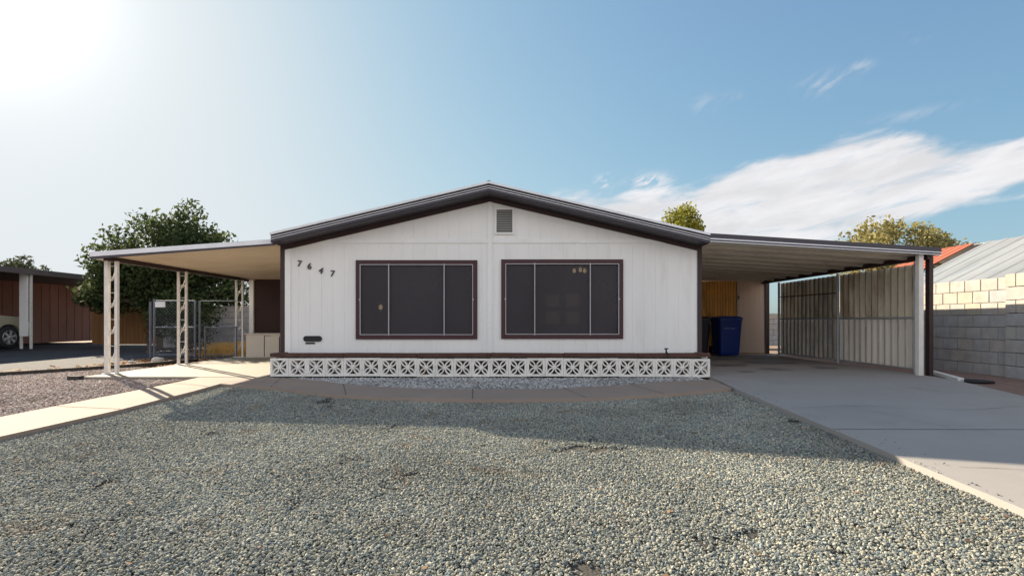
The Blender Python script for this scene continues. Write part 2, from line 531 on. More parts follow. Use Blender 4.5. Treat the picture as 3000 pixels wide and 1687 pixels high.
def sheet(name, poly, dz, material, thick=0.0, kind='structure', step=None):
    """a slab or sheet over a ground polygon, following the fall of the ground; cut at y=7.8"""
    bm = bmesh.new()
    vs = [bm.verts.new((x, y, 0)) for x, y in poly]
    bm.faces.new(vs)
    for yy in (7.8, -2.0):
        bmesh.ops.bisect_plane(bm, geom=bm.verts[:] + bm.edges[:] + bm.faces[:], plane_co=(0, yy, 0), plane_no=(0, 1, 0))
    for v in bm.verts:
        v.co.z = gz(v.co.y) + dz
    if thick:
        r = bmesh.ops.extrude_face_region(bm, geom=bm.faces[:])
        for v in [e for e in r['geom'] if isinstance(e, bmesh.types.BMVert)]:
            v.co.z -= thick
    bmesh.ops.recalc_face_normals(bm, faces=bm.faces)
    if not thick:
        for f in bm.faces:
            if f.normal.z < 0:
                f.normal_flip()
    me = bpy.data.meshes.new(name)
    bm.to_mesh(me)
    bm.free()
    me.materials.append(material)
    o = bpy.data.objects.new(name, me)
    COL.objects.link(o)
    return tag(o, kind=kind)

def raw_mesh(name, V, F, material, tint=None, parent=None):
    """fast mesh from numpy: V (n,3), F (m,4)"""
    me = bpy.data.meshes.new(name)
    n, m = len(V), len(F)
    k = F.shape[1]
    me.vertices.add(n)
    me.vertices.foreach_set('co', np.asarray(V, np.float32).ravel())
    me.loops.add(m * k)
    me.loops.foreach_set('vertex_index', np.asarray(F, np.int32).ravel())
    me.polygons.add(m)
    me.polygons.foreach_set('loop_start', np.arange(0, m * k, k, dtype=np.int32))
    if tint is not None:
        a = me.attributes.new('tint', 'FLOAT', 'FACE')
        a.data.foreach_set('value', np.asarray(tint, np.float32))
    me.update(calc_edges=True)
    me.validate()
    me.polygons.foreach_set('use_smooth', np.zeros(len(me.polygons), bool))
    me.materials.append(material)
    o = bpy.data.objects.new(name, me)
    COL.objects.link(o)
    if parent is not None:
        o.parent = parent
        o.matrix_parent_inverse = parent.matrix_basis.inverted()
    return o

# ================================================================== GROUND
ys = [-400, -60, -2, 7.8, 60, 900]
xs = [-900, -60, 0, 60, 900]
gb = MB()
gb.add([(x, y, gz(y) - 0.10) for y in ys for x in xs], [(j * 5 + i, j * 5 + i + 1, (j + 1) * 5 + i + 1, (j + 1) * 5 + i) for j in range(5) for i in range(4)])
tag(gb.build('ground', DIRT), kind='structure')

# concrete: driveway, walkway, patio pad
DRV_L = 3.12
drive_poly = [(DRV_L, -2), (DRV_L, 7.1), (3.20, 8.0), (3.30, 8.62), (3.30, 14.15), (7.0, 14.15), (7.0, 9.2), (6.92, 8.3), (6.78, 7.6), (6.62, 6.6), (6.50, 5.0), (6.45, -2)]
sheet('driveway', drive_poly, 0.0, CONC, 0.16)
jb = MB()
for yy in (4.98, 1.6):
    jb.add([(DRV_L + .02, yy, gz(yy) + .004), (6.46, yy - .03, gz(yy) + .004), (6.46, yy - .018, gz(yy) + .004), (DRV_L + .02, yy + .012, gz(yy) + .004)], [(0, 1, 2, 3)])
tag(jb.build('driveway_joint', JOINT), kind='structure')

front = [(-4.33, 7.60), (-3.45, 7.30), (-2.75, 6.95), (-2.18, 6.72), (-1.31, 6.53), (-0.165, 6.45), (1.08, 6.55), (2.19, 6.86), (DRV_L - .015, 7.24)]
back = [(DRV_L - .015, 8.05), (2.5, 7.86), (1.52, 7.47), (0.63, 7.23), (-0.21, 7.15), (-1.45, 7.25), (-2.45, 7.58), (-3.3, 8.10), (-4.0, 8.40)]
def dens(pl, k=6):
    # Catmull-Rom through the points for a smooth curve
    out = []
    P = [pl[0]] + pl + [pl[-1]]
    for i in range(1, len(P) - 2):
        p0, p1, p2, p3 = [np.array(q) for q in P[i - 1:i + 3]]
        for j in range(k):
            t = j / k
            out.append(tuple(0.5 * ((2 * p1) + (-p0 + p2) * t + (2 * p0 - 5 * p1 + 4 * p2 - p3) * t * t + (-p0 + 3 * p1 - 3 * p2 + p3) * t ** 3)))
    out.append(pl[-1])
    return out
frontd, backd = dens(front), dens(back)
walk_poly = frontd + backd + [(-5.12, 8.385), (-5.17, 7.8), (-5.24, 6.8), (-5.52, 5.5), (-5.85, 4.0), (-6.4, 1.5), (-7.0, -2), (-6.0, -2), (-5.45, 1.5), (-4.98, 4.0), (-4.74, 4.8), (-4.50, 5.85), (-4.36, 7.0)]
sheet('walkway', walk_poly, -0.006, WALKC, 0.14)
jw = MB()
def joint(a, b):
    a, b = Vector((*a, 0)), Vector((*b, 0))
    n = (b - a).normalized().cross(Vector((0, 0, 1))) * .006
    q = [a + n, b + n, b - n, a - n]
    jw.add([(p.x, p.y, gz(p.y) - .002) for p in q], [(0, 1, 2, 3)])
for a, b in (((-2.18, 6.73), (-2.50, 7.58)), ((-0.5, 6.48), (-0.55, 7.16)), ((0.95, 6.54), (0.72, 7.24)), ((2.02, 6.80), (1.75, 7.54)), ((-3.45, 7.31), (-3.72, 8.24)),
             ((-4.36, 7.35), (-5.16, 7.75)), ((-4.51, 5.9), (-5.38, 6.05)), ((-4.34, 7.62), (-4.05, 8.35)), ((-4.95, 4.1), (-5.8, 4.2))):
    joint(a, b)
tag(jw.build('walkway_joint', JOINT), kind='structure')
sheet('patio_pad', [(-7.05, 8.40), (-4.03, 8.40), (-4.03, 13.35), (-7.05, 13.35)], -0.001, PADC, 0.15)

# gravel beds
yard_poly = [(-6.0, -1)] + [(-5.45, 1.5), (-4.98, 4.0), (-4.74, 4.8), (-4.50, 5.85), (-4.36, 7.0)] + frontd + [(DRV_L, 7.2), (DRV_L, -1)]
sheet('gravel_yard_bed', yard_poly, -0.065, GBASE)
left_poly = [(-7.0, -1), (-6.4, 1.5), (-5.85, 4.0), (-5.52, 5.5), (-5.24, 6.8), (-5.12, 8.4), (-7.05, 8.40), (-7.05, 10.6), (-7.9, 10.6), (-8.7, 9.3), (-9.6, 8.2), (-12, 5), (-12, -1)]
sheet('side_gravel_bed', left_poly, -0.066, REDDIRT)
peb_poly = backd[::-1] + [(3.12, 8.49), (-4.0, 8.49)]
sheet('pebble_bed', [(x, y) for x, y in peb_poly], -0.05, GBASE)
sheet('dirt_strip', [(6.3, -2), (6.3, 5.0), (6.55, 6.6), (6.7, 7.6), (6.85, 8.3), (6.95, 9.2), (6.95, 14.5), (8.6, 14.5), (8.6, -2)], -0.055, REDDIRT)
sheet('neighbour_shade_sheet', [(-19.7, 3), (-12.6, 4.4), (-9.8, 8.0), (-8.95, 9.1), (-8.1, 10.6), (-7.3, 13.6), (-9.0, 17.5), (-12.0, 30), (-19.7, 30)], -0.07, SHADE_GROUND)  # dark sheet painting the shade over the neighbour's ground
sheet('street', [(-60, -14), (60, -14), (60, -2.0), (-60, -2.0)], -0.05, mat('asphalt', (0.10, 0.10, 0.105), 0.9, 0.1, 1))

# oil stains and hairline cracks
OIL = mat('oil_stain', (0.17, 0.16, 0.155), 0.6, 0.25, 4)
def blot(cx, cy, rx, ry, seed):
    mb = MB()
    n = 28
    ring_ = []
    for k in range(n):
        a = 2 * math.pi * k / n
        q = 1 + .38 * mnoise.noise(Vector((math.cos(a) * 1.6 + seed, math.sin(a) * 1.6, seed * .7)))
        ring_.append((cx + rx * q * math.cos(a), cy + ry * q * math.sin(a), gz(cy) + .0035))
    mb.add(ring_, [tuple(range(n))])
    return mb
for k_, a_ in enumerate(((5.0, 9.7, .30, .22), (4.4, 10.6, .45, .28), (5.7, 11.2, .5, .3), (4.9, 12.3, .55, .25), (6.1, 10.0, .22, .18), (4.2, 9.2, .16, .12))):
    tag(blot(*a_, k_ * 3.1).build('oil_stain', OIL), kind='structure')
def crack(pts_, seed, wd=.004):
    mb = MB()
    r_ = random.Random(seed)
    fine_ = []
    for a, b in zip(pts_[:-1], pts_[1:]):
        for k in range(10):
            t_ = k / 10
            fine_.append((a[0] + (b[0] - a[0]) * t_ + r_.uniform(-.018, .018), a[1] + (b[1] - a[1]) * t_ + r_.uniform(-.018, .018)))
    fine_.append(pts_[-1])
    vs, fs = [], []
    for i_, (x_, y_) in enumerate(fine_):
        q = wd * r_.uniform(.4, 1.2)
        vs += [(x_ - q * .4, y_ - q, gz(y_) + .0042), (x_ + q * .4, y_ + q, gz(y_) + .0042)]
        if i_:
            fs.append((2 * i_ - 2, 2 * i_, 2 * i_ + 1, 2 * i_ - 1))
    mb.add(vs, fs)
    return mb
tag(crack([(3.2, 5.9), (4.0, 6.05), (5.1, 5.8), (6.4, 6.1)], 2).build('crack', JOINT), kind='structure')
tag(crack([(4.0, 6.05), (4.2, 7.4), (4.05, 8.6)], 5, .003).build('crack', JOINT), kind='structure')
tag(crack([(3.4, 3.9), (4.3, 3.75), (5.0, 3.95)], 7, .003).build('crack', JOINT), kind='structure')

def inside(P, poly):
    x, y = P[:, 0], P[:, 1]
    r = np.zeros(len(P), bool)
    n = len(poly)
    for i in range(n):
        x0, y0 = poly[i]
        x1, y1 = poly[(i + 1) % n]
        if y0 == y1:
            continue
        c = ((y0 > y) != (y1 > y)) & (x < (x1 - x0) * (y - y0) / (y1 - y0) + x0)
        r ^= c
    return r

def scatter(poly, spacing, ymin, ymax, wedge=1.25):
    xs_ = [p[0] for p in poly]
    ys_ = [p[1] for p in poly]
    X, Y = np.meshgrid(np.arange(min(xs_), max(xs_), spacing), np.arange(max(ymin, min(ys_)), min(ymax, max(ys_)), spacing))
    P = np.stack([X.ravel(), Y.ravel()], 1)
    P += rng.uniform(-.55, .55, P.shape) * spacing
    P = P[inside(P, poly)]
    P = P[np.abs(P[:, 0]) < P[:, 1] * wedge + 1.2]
    return P

def thin(P):
    # a few spots where the stones have been scuffed away
    keep = [mnoise.noise(Vector((x * 1.9, y * 1.9, 4.2))) + .5 * mnoise.noise(Vector((x * 6.1, y * 6.1, 1.0))) < .42 + .35 * r_ for (x, y), r_ in zip(P, rng.uniform(0, 1, len(P)))]
    return P[np.array(keep)]

def gravel(name, P, dz, size, material, seed, label=None):
    """loose stones: one 'stuff' object that instances a few lumpy stones on scattered points"""
    z = np.array([gz(y) for y in P[:, 1]]) + dz + rng.uniform(-.008, .007, len(P))
    me = bpy.data.meshes.new(name)
    me.vertices.add(len(P))
    me.vertices.foreach_set('co', np.stack([P[:, 0], P[:, 1], z], 1).astype(np.float32).ravel())
    me.materials.append(material)
    o = bpy.data.objects.new(name, me)
    COL.objects.link(o)
    tag(o, kind='stuff')
    g = bpy.data.node_groups.new(name + '_nodes', 'GeometryNodeTree')
    g.interface.new_socket('Geometry', in_out='INPUT', socket_type='NodeSocketGeometry')
    g.interface.new_socket('Geometry', in_out='OUTPUT', socket_type='NodeSocketGeometry')
    N = g.nodes
    L = g.links
    gi, go_ = N.new('NodeGroupInput'), N.new('NodeGroupOutput')
    join = N.new('GeometryNodeGeometryToInstance')
    for k in range(5):
        ico = N.new('GeometryNodeMeshIcoSphere')
        ico.inputs['Radius'].default_value = 0.5
        ico.inputs['Subdivisions'].default_value = 2
        pos = N.new('GeometryNodeInputPosition')
        nz = N.new('ShaderNodeTexNoise')
        nz.noise_dimensions = '4D'
        nz.inputs['W'].default_value = seed * 10 + k * 3.7
        nz.inputs['Scale'].default_value = 1.5
        nz.inputs['Detail'].default_value = 1.0
        L.new(pos.outputs[0], nz.inputs['Vector'])
        sub = N.new('ShaderNodeVectorMath')
        sub.operation = 'SUBTRACT'
        L.new(nz.outputs['Color'], sub.inputs[0])
        sub.inputs[1].default_value = (.5, .5, .5)
        sc = N.new('ShaderNodeVectorMath')
        sc.operation = 'SCALE'
        L.new(sub.outputs[0], sc.inputs[0])
        sc.inputs['Scale'].default_value = 0.9
        sp = N.new('GeometryNodeSetPosition')
        L.new(ico.outputs[0], sp.inputs['Geometry'])
        L.new(sc.outputs[0], sp.inputs['Offset'])
        tf = N.new('GeometryNodeTransform')
        tf.inputs['Scale'].default_value = [(1.0, .8, .62), (1.15, .75, .55), (.9, .85, .7), (1.25, .8, .6), (.95, .7, .6)][k]
        L.new(sp.outputs[0], tf.inputs['Geometry'])
        sm = N.new('GeometryNodeSetMaterial')
        sm.inputs['Material'].default_value = material
        L.new(tf.outputs[0], sm.inputs['Geometry'])
        L.new(sm.outputs[0], join.inputs[0])
    iop = N.new('GeometryNodeInstanceOnPoints')
    L.new(gi.outputs[0], iop.inputs['Points'])
    L.new(join.outputs[0], iop.inputs['Instance'])
    iop.inputs['Pick Instance'].default_value = True
    ri = N.new('FunctionNodeRandomValue')
    ri.data_type = 'INT'
    [s for s in ri.inputs if s.name == 'Min' and s.type == 'INT'][0].default_value = 0
    [s for s in ri.inputs if s.name == 'Max' and s.type == 'INT'][0].default_value = 4
    L.new([s for s in ri.outputs if s.type == 'INT'][0], iop.inputs['Instance Index'])
    rr = N.new('FunctionNodeRandomValue')
    rr.data_type = 'FLOAT_VECTOR'
    rr.inputs[0].default_value = (-.8, -.8, 0)
    rr.inputs[1].default_value = (.8, .8, 6.283)
    rr.inputs['Seed'].default_value = seed + 3
    L.new(rr.outputs[0], iop.inputs['Rotation'])
    rs = N.new('FunctionNodeRandomValue')
    rs.data_type = 'FLOAT'
    a = [s for s in rs.inputs if s.type == 'VALUE']
    a[0].default_value = size * 0.55
    a[1].default_value = size * 1.65
    rs.inputs['Seed'].default_value = seed + 9
    L.new([s for s in rs.outputs if s.type == 'VALUE'][0], iop.inputs['Scale'])
    L.new(iop.outputs[0], go_.inputs[0])
    md = o.modifiers.new('stones', 'NODES')
    md.node_group = g
    return o

ST_BLUE = stone_mat('blue_grey_gravel', [(.24, .235, .195), (.29, .275, .22), (.17, .19, .185), (.34, .31, .24), (.26, .245, .20), (.13, .15, .15), (.38, .345, .265), (.31, .295, .24), (.20, .22, .215), (.36, .315, .235), (.27, .265, .225), (.45, .41, .33)], tint=(0.97, 1.02, 1.06, 1))
ST_PINK = stone_mat('pink_tan_gravel', [(.33, .25, .22), (.40, .32, .28), (.27, .20, .18), (.45, .38, .33), (.36, .29, .26), (.22, .17, .16), (.50, .44, .40), (.38, .27, .22)])
ST_WHITE = stone_mat('pale_pebbles', [(.40, .39, .38), (.48, .46, .44), (.31, .31, .31), (.56, .54, .52), (.25, .25, .25), (.43, .41, .39), (.18, .18, .18)])
gravel('front_gravel', thin(scatter(yard_poly, 0.0122, 1.7, 7.8, 1.08)), -0.054, 0.0147, ST_BLUE, 1)
gravel('side_gravel', scatter(left_poly, 0.022, 3.2, 10.8, 1.15), -0.054, 0.0265, ST_PINK, 2)
gravel('pale_pebbles', scatter(peb_poly, 0.024, 6, 8.5, 1.3), -0.036, 0.029, ST_WHITE, 3)

# ================================================================== HOUSE
HX0, HX1 = -4.008, 3.282
HY = 8.90          # front wall
FY = 8.50          # fascia plane
RX, RZ = -0.385, 3.226
SL = 0.235
HYB = 22.0
def rz(x):
    return RZ - SL * abs(x - RX)
house = empty('mobile_home', (RX, HY, 0), 'white vertical-sided mobile home with low dark-edged gable roof and two big screened windows', 'house')

# window openings (x0, x1, z0, z1) - outer edge of the maroon trim
WIN = [(-2.709, -0.601, 0.599, 1.967), (-0.187, 1.928, 0.606, 1.980)]
def siding():
    mb = MB()
    # plank profile with narrow grooves, cut into strips round the window openings
    xs = []
    x = HX0 + 0.02
    edges = [HX0 + 0.01]
    grooves = [HX0 + 0.10 + 0.2 * i for i in range(1, 37) if HX0 + 0.10 + 0.2 * i < HX1 - 0.03]
    cuts = sorted(set([HX0 + 0.01, HX1 - 0.01, RX] + [c for wnd in WIN for c in wnd[:2]]))
    pts = []
    for g in grooves:
        pts += [(g - .006, 0), (g - .003, 1), (g + .003, 1), (g + .006, 0)]
    for c in cuts:
        if all(abs(c - g) > .008 for g in grooves):
            pts.append((c, 0))
    pts.sort()
    def span(a, b, m):
        for wnd in WIN:
            if wnd[0] - 1e-6 < m < wnd[1] + 1e-6:
                return [(0.02, wnd[2] + .03), (wnd[3] - .03, None)]
        return [(0.02, None)]
    for (xa, da), (xb, db) in zip(pts[:-1], pts[1:]):
        for z0, z1 in span(xa, xb, (xa + xb) / 2):
            za = rz(xa) - .10 if z1 is None else z1
            zb = rz(xb) - .10 if z1 is None else z1
            ya, yb = HY + .005 * da, HY + .005 * db
            mb.add([(xa, ya, z0), (xb, yb, z0), (xb, yb, zb), (xa, ya, za)], [(0, 1, 2, 3)])
    return mb.build('front_wall', WHITE, house)
siding()
sw = MB()
sw.box(HX0, HX0 + .06, HY + .07, HYB, 0.0, 2.26)
sw.box(HX1 - .06, HX1, HY + .07, HYB, 0.0, 2.26)
sw.prism([(HX0, 0), (HX1, 0), (HX1, rz(HX1) - .12), (RX, RZ - .12), (HX0, rz(HX0) - .12)], 'y', HYB, HYB + .08)
sw.build('side_wall', WHITE, house)
# corner trims
for xa, xb in ((HX0 - .012, HX0 + .062), (HX1 - .062, HX1 + .012)):
    MB().box(xa, xb, HY - .022, HY + .069, .02, rz((xa + xb) / 2) - .155).build('corner_trim', BROWN, house, bevel=.003)
# white boards and battens
bt = MB().box(HX0 + .066, HX0 + .165, HY - .016, HY - .001, .02, rz(HX0 + .066) - .21)
bt.build('corner_board', WTRIM, house)
bt = MB().box(RX - .042, RX + .042, HY - .018, HY - .001, .02, RZ - .235)
bt.build('batten', WTRIM, house, bevel=.003)
def hbat(xa, xb):
    MB().box(xa, xb, HY - .014, HY - .001, 2.262, 2.335).build('batten', WTRIM, house, bevel=.003)
hbat(HX0 + .62, RX - .043)
hbat(RX + .043, HX1 - .62)

# roof: deck, fascia bands, soffit, frieze, ridge cap
rf = MB()
for s, xe in ((-1, HX0), (1, HX1)):
    rf.hexa([(RX, FY + .01, RZ - .05), (xe, FY + .01, rz(xe) - .05), (xe, HYB + .3, rz(xe) - .05), (RX, HYB + .3, RZ - .05),
             (RX, FY + .01, RZ - .012), (xe, FY + .01, rz(xe) - .012), (xe, HYB + .3, rz(xe) - .012), (RX, HYB + .3, RZ - .012)])
roof = rf.build('roof', ROOFM, house)
def band(name, material, z0, z1, y0, y1, x_in=0.0, parent=roof):
    mb = MB()
    for xe in (HX0 - x_in, HX1 + x_in):
        p = [(RX, y0, RZ + z0), (xe, y0, rz(xe) + z0), (xe, y1, rz(xe) + z0), (RX, y1, RZ + z0), (RX, y0, RZ + z1), (xe, y0, rz(xe) + z1), (xe, y1, rz(xe) + z1), (RX, y1, RZ + z1)]
        mb.hexa(p)
    return mb.build(name, material, parent)
band('roof_edge', RIBW, -.036, 0.0, FY - .035, FY + .35, .0)
band('fascia', FASC, -.155, -.038, FY, FY + .02, -.002)
band('fascia_rib', RIBW, -.076, -.067, FY - .010, FY - .001, -.003)
band('fascia_rib', RIBW, -.112, -.104, FY - .010, FY - .001, -.003)
band('soffit', FASC, -.166, -.152, FY + .021, HY + .04, -.004)
band('frieze_board', BROWN, -.245, -.168, HY - .024, HY - .002, -.066, house)
MB().tube([(RX, FY + .0, RZ - .018), (RX, HYB + .3, RZ - .018)], .040, 8).build('ridge_cap', FASC, roof)

# gable vent
def gable_vent(x0, x1, z0, z1):
    y = HY
    fr = MB()
    t = .028
    fr.box(x0, x0 + t, y - .03, y - .002, z0, z1)
    fr.box(x1 - t, x1, y - .03, y - .002, z0, z1)
    fr.box(x0 + t, x1 - t, y - .03, y - .002, z1 - t, z1)
    fr.box(x0 + t, x1 - t, y - .03, y - .002, z0, z0 + t)
    v = fr.build('gable_vent', WTRIM, house)
    MB().box(x0 + t, x1 - t, y - .006, y - .003, z0 + t, z1 - t).build('backing', BLACK, v)
    lv = MB()
    n = 13
    for i in range(n):
        z = z0 + t + (z1 - z0 - 2 * t) * (i + .1) / n
        h = (z1 - z0 - 2 * t) / n
        lv.hexa([(x0 + t, y - .027, z), (x1 - t, y - .027, z), (x1 - t, y - .025, z), (x0 + t, y - .025, z),
                 (x0 + t, y - .010, z + h * .8), (x1 - t, y - .010, z + h * .8), (x1 - t, y - .008, z + h * .8), (x0 + t, y - .008, z + h * .8)])
    lv.build('louvre', VENT, v)
gable_vent(-.297, .035, 2.416, 2.872)

# windows
def window(x0, x1, z0, z1, bars):
    t = .078
    fr = MB()
    y0, y1 = HY - .035, HY + .06
    fr.box(x0, x0 + t, y0, y1, z0, z1)
    fr.box(x1 - t, x1, y0, y1, z0, z1)
    fr.box(x0 + t, x1 - t, y0, y1, z1 - t, z1)
    fr.box(x0 + t, x1 - t, y0, y1, z0, z0 + t)
    w_ = fr.build('window', MAROON, house, bevel=.004)
    MB().box(x0 + t, x1 - t, HY - .004, HY - .001, z0 + t, z1 - t).build('solar_screen', SCREEN, w_)
    a = MB()
    i0, i1, k0, k1 = x0 + t - .004, x1 - t + .004, z0 + t - .004, z1 - t + .004
    b = .011
    ya, yb = HY - .043, HY - .012
    a.box(i0, i0 + b, ya, yb, k0, k1)
    a.box(i1 - b, i1, ya, yb, k0, k1)
    a.box(i0 + b, i1 - b, ya, yb, k1 - b, k1)
    a.box(i0 + b, i1 - b, ya, yb, k0, k0 + b)
    a.build('screen_frame', ALU, w_)
    for x in bars:
        MB().box(x - .007, x + .007, HY - .046, HY - .008, k0 - .012, k1 + .012).build('screen_bar', ALU, w_)
    for x in (i0, i1):
        MB().box(x - .014, x + .014, HY - .049, HY - .040, (z0 + z1) / 2 - .012, (z0 + z1) / 2 + .012).build('clip', ALU, w_)
window(*WIN[0], (-2.135, -1.175))
window(*WIN[1], (0.394, 1.355))

# front room seen dimly behind the screens
rm = MB()
rm.box(HX0 + .1, HX1 - .1, 12.9, 12.95, .35, 2.35)
rm.box(HX0 + .1, HX1 - .1, HY + .2, 12.9, .30, .34)
rm.box(HX0 + .1, HX1 - .1, HY + .2, 12.9, 2.32, 2.36)
rm.box(-0.42, -0.36, HY + .25, 12.9, .35, 2.31)
rm.build('room_interior', INTW, house)
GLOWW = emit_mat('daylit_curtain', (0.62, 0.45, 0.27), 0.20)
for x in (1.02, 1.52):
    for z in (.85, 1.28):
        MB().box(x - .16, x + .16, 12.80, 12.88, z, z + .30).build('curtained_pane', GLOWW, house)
fan = empty('ceiling_fan', (1.35, 10.2, 2.31), 'ceiling fan with small lit bulbs seen through the right window screen', 'ceiling fan')
MB().lathe([(.012, 0), (.012, -.22), (.09, -.24), (.10, -.32), (.05, -.36), (.0, -.36)], (1.35, 10.2, 2.31)).build('hub', BRASS, fan)
for k in range(4):
    a = k * math.pi / 2 + .35
    c, s = math.cos(a), math.sin(a)
    q = [(.1, -.035), (.62, -.065), (.62, .065), (.1, .035)]
    MB().add([(1.35 + c * u - s * v, 10.2 + s * u + c * v, 2.03) for u, v in q] + [(1.35 + c * u - s * v, 10.2 + s * u + c * v, 2.045) for u, v in q],
             [(0, 3, 2, 1), (4, 5, 6, 7), (0, 1, 5, 4), (1, 2, 6, 5), (2, 3, 7, 6), (3, 0, 4, 7)]).build('blade', WOOD, fan)
BULB = emit_mat('lit_bulb', (1.0, 0.72, 0.38), 2.0)
for k in range(3):
    a = k * 2.09 + .5
    MB().lathe([(0, -.05), (.03, -.03), (.035, 0), (.02, .04), (0, .05)], (1.35 + .12 * math.cos(a), 10.2 + .12 * math.sin(a), 1.92), 12).build('bulb', BULB, fan)
lamp = empty('table_lamp', (-2.72, 10.6, 0.34), 'small lit lamp glowing warmly behind the left window screen', 'lamp')
MB().lathe([(.0, 0), (.11, 0), (.11, .02), (.02, .04), (.015, .80), (.0, .80)], (-2.72, 10.6, .34)).build('stand', BRASS, lamp)
MB().lathe([(0, -.055), (.035, -.035), (.045, 0), (.03, .04), (0, .055)], (-2.72, 10.6, 1.20), 12).build('bulb', BULB, lamp)

# digits and black plates
def digit(ch, x, z, rot, lab):
    cu_ = bpy.data.curves.new('digit_curve', 'FONT')
    cu_.body = ch
    cu_.size = .145
    cu_.extrude = .007
    cu_.offset = .0035
    cu_.align_x = 'CENTER'
    cu_.align_y = 'CENTER'
    tmp = bpy.data.objects.new('digit_tmp', cu_)
    COL.objects.link(tmp)
    dg = bpy.context.evaluated_depsgraph_get()
    me = bpy.data.meshes.new_from_object(tmp.evaluated_get(dg))
    bpy.data.objects.remove(tmp)
    me.name = 'house_number'
    Mx = Matrix.Translation((x, HY - .012, z)) @ Matrix.Rotation(R(90), 4, 'X') @ Matrix.Rotation(R(rot), 4, 'Z')
    me.transform(Mx)
    me.materials.clear()
    me.materials.append(DIGIT)
    o = bpy.data.objects.new('house_number', me)
    COL.objects.link(o)
    o.parent = house
    o.matrix_parent_inverse = house.matrix_basis.inverted()
    o['label'] = lab
digit('7', -3.69, 1.905, -6, 'first dark numeral 7, topmost of the house number')
digit('6', -3.517, 1.857, -4, 'dark numeral 6 of the house number')
digit('4', -3.317, 1.781, -14, 'tilted dark numeral 4 of the house number')
digit('7', -3.117, 1.732, -6, 'last dark numeral 7, lowest of the house number')
def capsule(x, z, wd, ht):
    mb = MB()
    r = ht / 2
    p = []
    for k in range(13):
        a = -math.pi / 2 + math.pi * k / 12
        p.append((x + wd / 2 - r + r * math.cos(a), z + r * math.sin(a)))
    for k in range(13):
        a = math.pi / 2 + math.pi * k / 12
        p.append((x - wd / 2 + r + r * math.cos(a), z + r * math.sin(a)))
    mb.prism(p, 'y', HY - .02, HY - .001)
    return mb
capsule(-3.462, .606, .32, .098).build('black_plate', BLACK, house)  # black pill shape added over a blanked-out mark, no vent
MB().box(-3.585, -3.425, HY - .012, HY - .001, .515, .542).build('black_strip', BLACK, house)  # small black bar added beneath it, same blanked-out mark

# ================================================================== PLANTER of breeze blocks
PX0, PY, NB, PB = -4.010, 8.49, 24, 0.3040
planter = empty('planter', (PX0 + NB * PB / 2, PY, 0), 'long low planter of white pierced breeze blocks with brown cap along the house front', 'planter')
def breeze_mesh(seed):
    mb = MB()
    h = PB / 2 - .0015
    fr = .036
    D = .10
    i = h - fr
    for (x0, x1, z0, z1) in ((-h, -i, -h, h), (i, h, -h, h), (-i, i, i, h), (-i, i, -h, -i)):
        mb.box(x0, x1, 0, D, z0 + h, z1 + h)
    k = 0
    for sx in (-1, 1):
        for sz in (-1, 1):
            for b in (-1, 1):
                pl = []
                for j in range(9):
                    t = j / 8
                    L = (i + .004) * (1 - t)
                    bow = .030 * math.sin(math.pi * min(1, t * 1.05)) * b
                    # perpendicular to the diagonal
                    pl.append((sx * (L + bow * .7071 * 1.0), sz * (L - bow * .7071 * 1.0)))
                q = .0105
                y0 = .004 + .0013 * k
                L_, R_ = [], []
                for j in range(9):
                    a = Vector(pl[max(j - 1, 0)])
                    c = Vector(pl[min(j + 1, 8)])
                    t = (c - a).normalized()
                    nrm = Vector((-t.y, t.x)) * q
                    p = Vector(pl[j])
                    L_.append(p + nrm)
                    R_.append(p - nrm)
                vs = [(p.x, y0, p.y + h) for p in L_] + [(p.x, y0, p.y + h) for p in R_] + [(p.x, D - y0, p.y + h) for p in L_] + [(p.x, D - y0, p.y + h) for p in R_]
                fs = []
                for j in range(8):
                    fs += [(j, j + 1, 9 + j + 1, 9 + j), (18 + j, 27 + j, 27 + j + 1, 18 + j + 1), (j, 18 + j, 18 + j + 1, j + 1), (9 + j, 9 + j + 1, 27 + j + 1, 27 + j)]
                fs += [(0, 9, 27, 18), (8, 26, 35, 17)]
                mb.add(vs, fs)
                k += 1
    # hub
    p = [(.026 * math.cos(a * math.pi / 6), .026 * math.sin(a * math.pi / 6) + h) for a in range(12)]
    mb.prism(p, 'y', .0025, D - .0025)
    return mb
b0 = breeze_mesh(0).build('breeze_block', BLOCKW)
b0.parent = planter
me_b = b0.data
for i in range(NB):
    o = b0 if i == 0 else b0.copy()
    if i:
        COL.objects.link(o)
        o.parent = planter
    # a long settled run: joints slightly out of line
    o.location = (PX0 + PB * (i + .5) - planter.location.x + random.uniform(-.001, .001), 0.002 * random.random(), -0.006 + .005 * math.sin(i * .45) + random.uniform(-.003, .003) - (.006 if i > 15 else 0))
    o.rotation_euler = (0, R(random.uniform(-.35, .35)), 0)
PX1 = PX0 + NB * PB
for xa in (PX0 + .001, PX1 - .101):
    MB().box(xa, xa + .10, PY + .105, HY - .025, .0, .312).build('end_wall', BLOCKW, planter)
MB().box(PX0 + .12, PX1 - .12, PY + .115, HY - .03, .0, .30).build('soil', SOIL, planter)
cp = MB()
x = PX0 - .004
i = 0
while x < PX1 - .05:
    x1 = min(x + 1.2192, PX1 + .004)
    dzz = (.0, .003, -.002, .004, .001, -.003, 0)[i % 7]
    cp.hexa([(x + .003, PY - .012, .316 + dzz), (x1 - .003, PY - .012, .316 - dzz), (x1 - .003, PY + .15, .316 - dzz), (x + .003, PY + .15, .316 + dzz),
             (x + .003, PY - .012, .378 + dzz), (x1 - .003, PY - .012, .378 - dzz), (x1 - .003, PY + .15, .378 - dzz), (x + .003, PY + .15, .378 + dzz)])
    x = x1
    i += 1
cp.box(PX0, PX0 + .13, PY + .152, HY - .026, .316, .376)
cp.box(PX1 - .13, PX1, PY + .152, HY - .026, .316, .376)
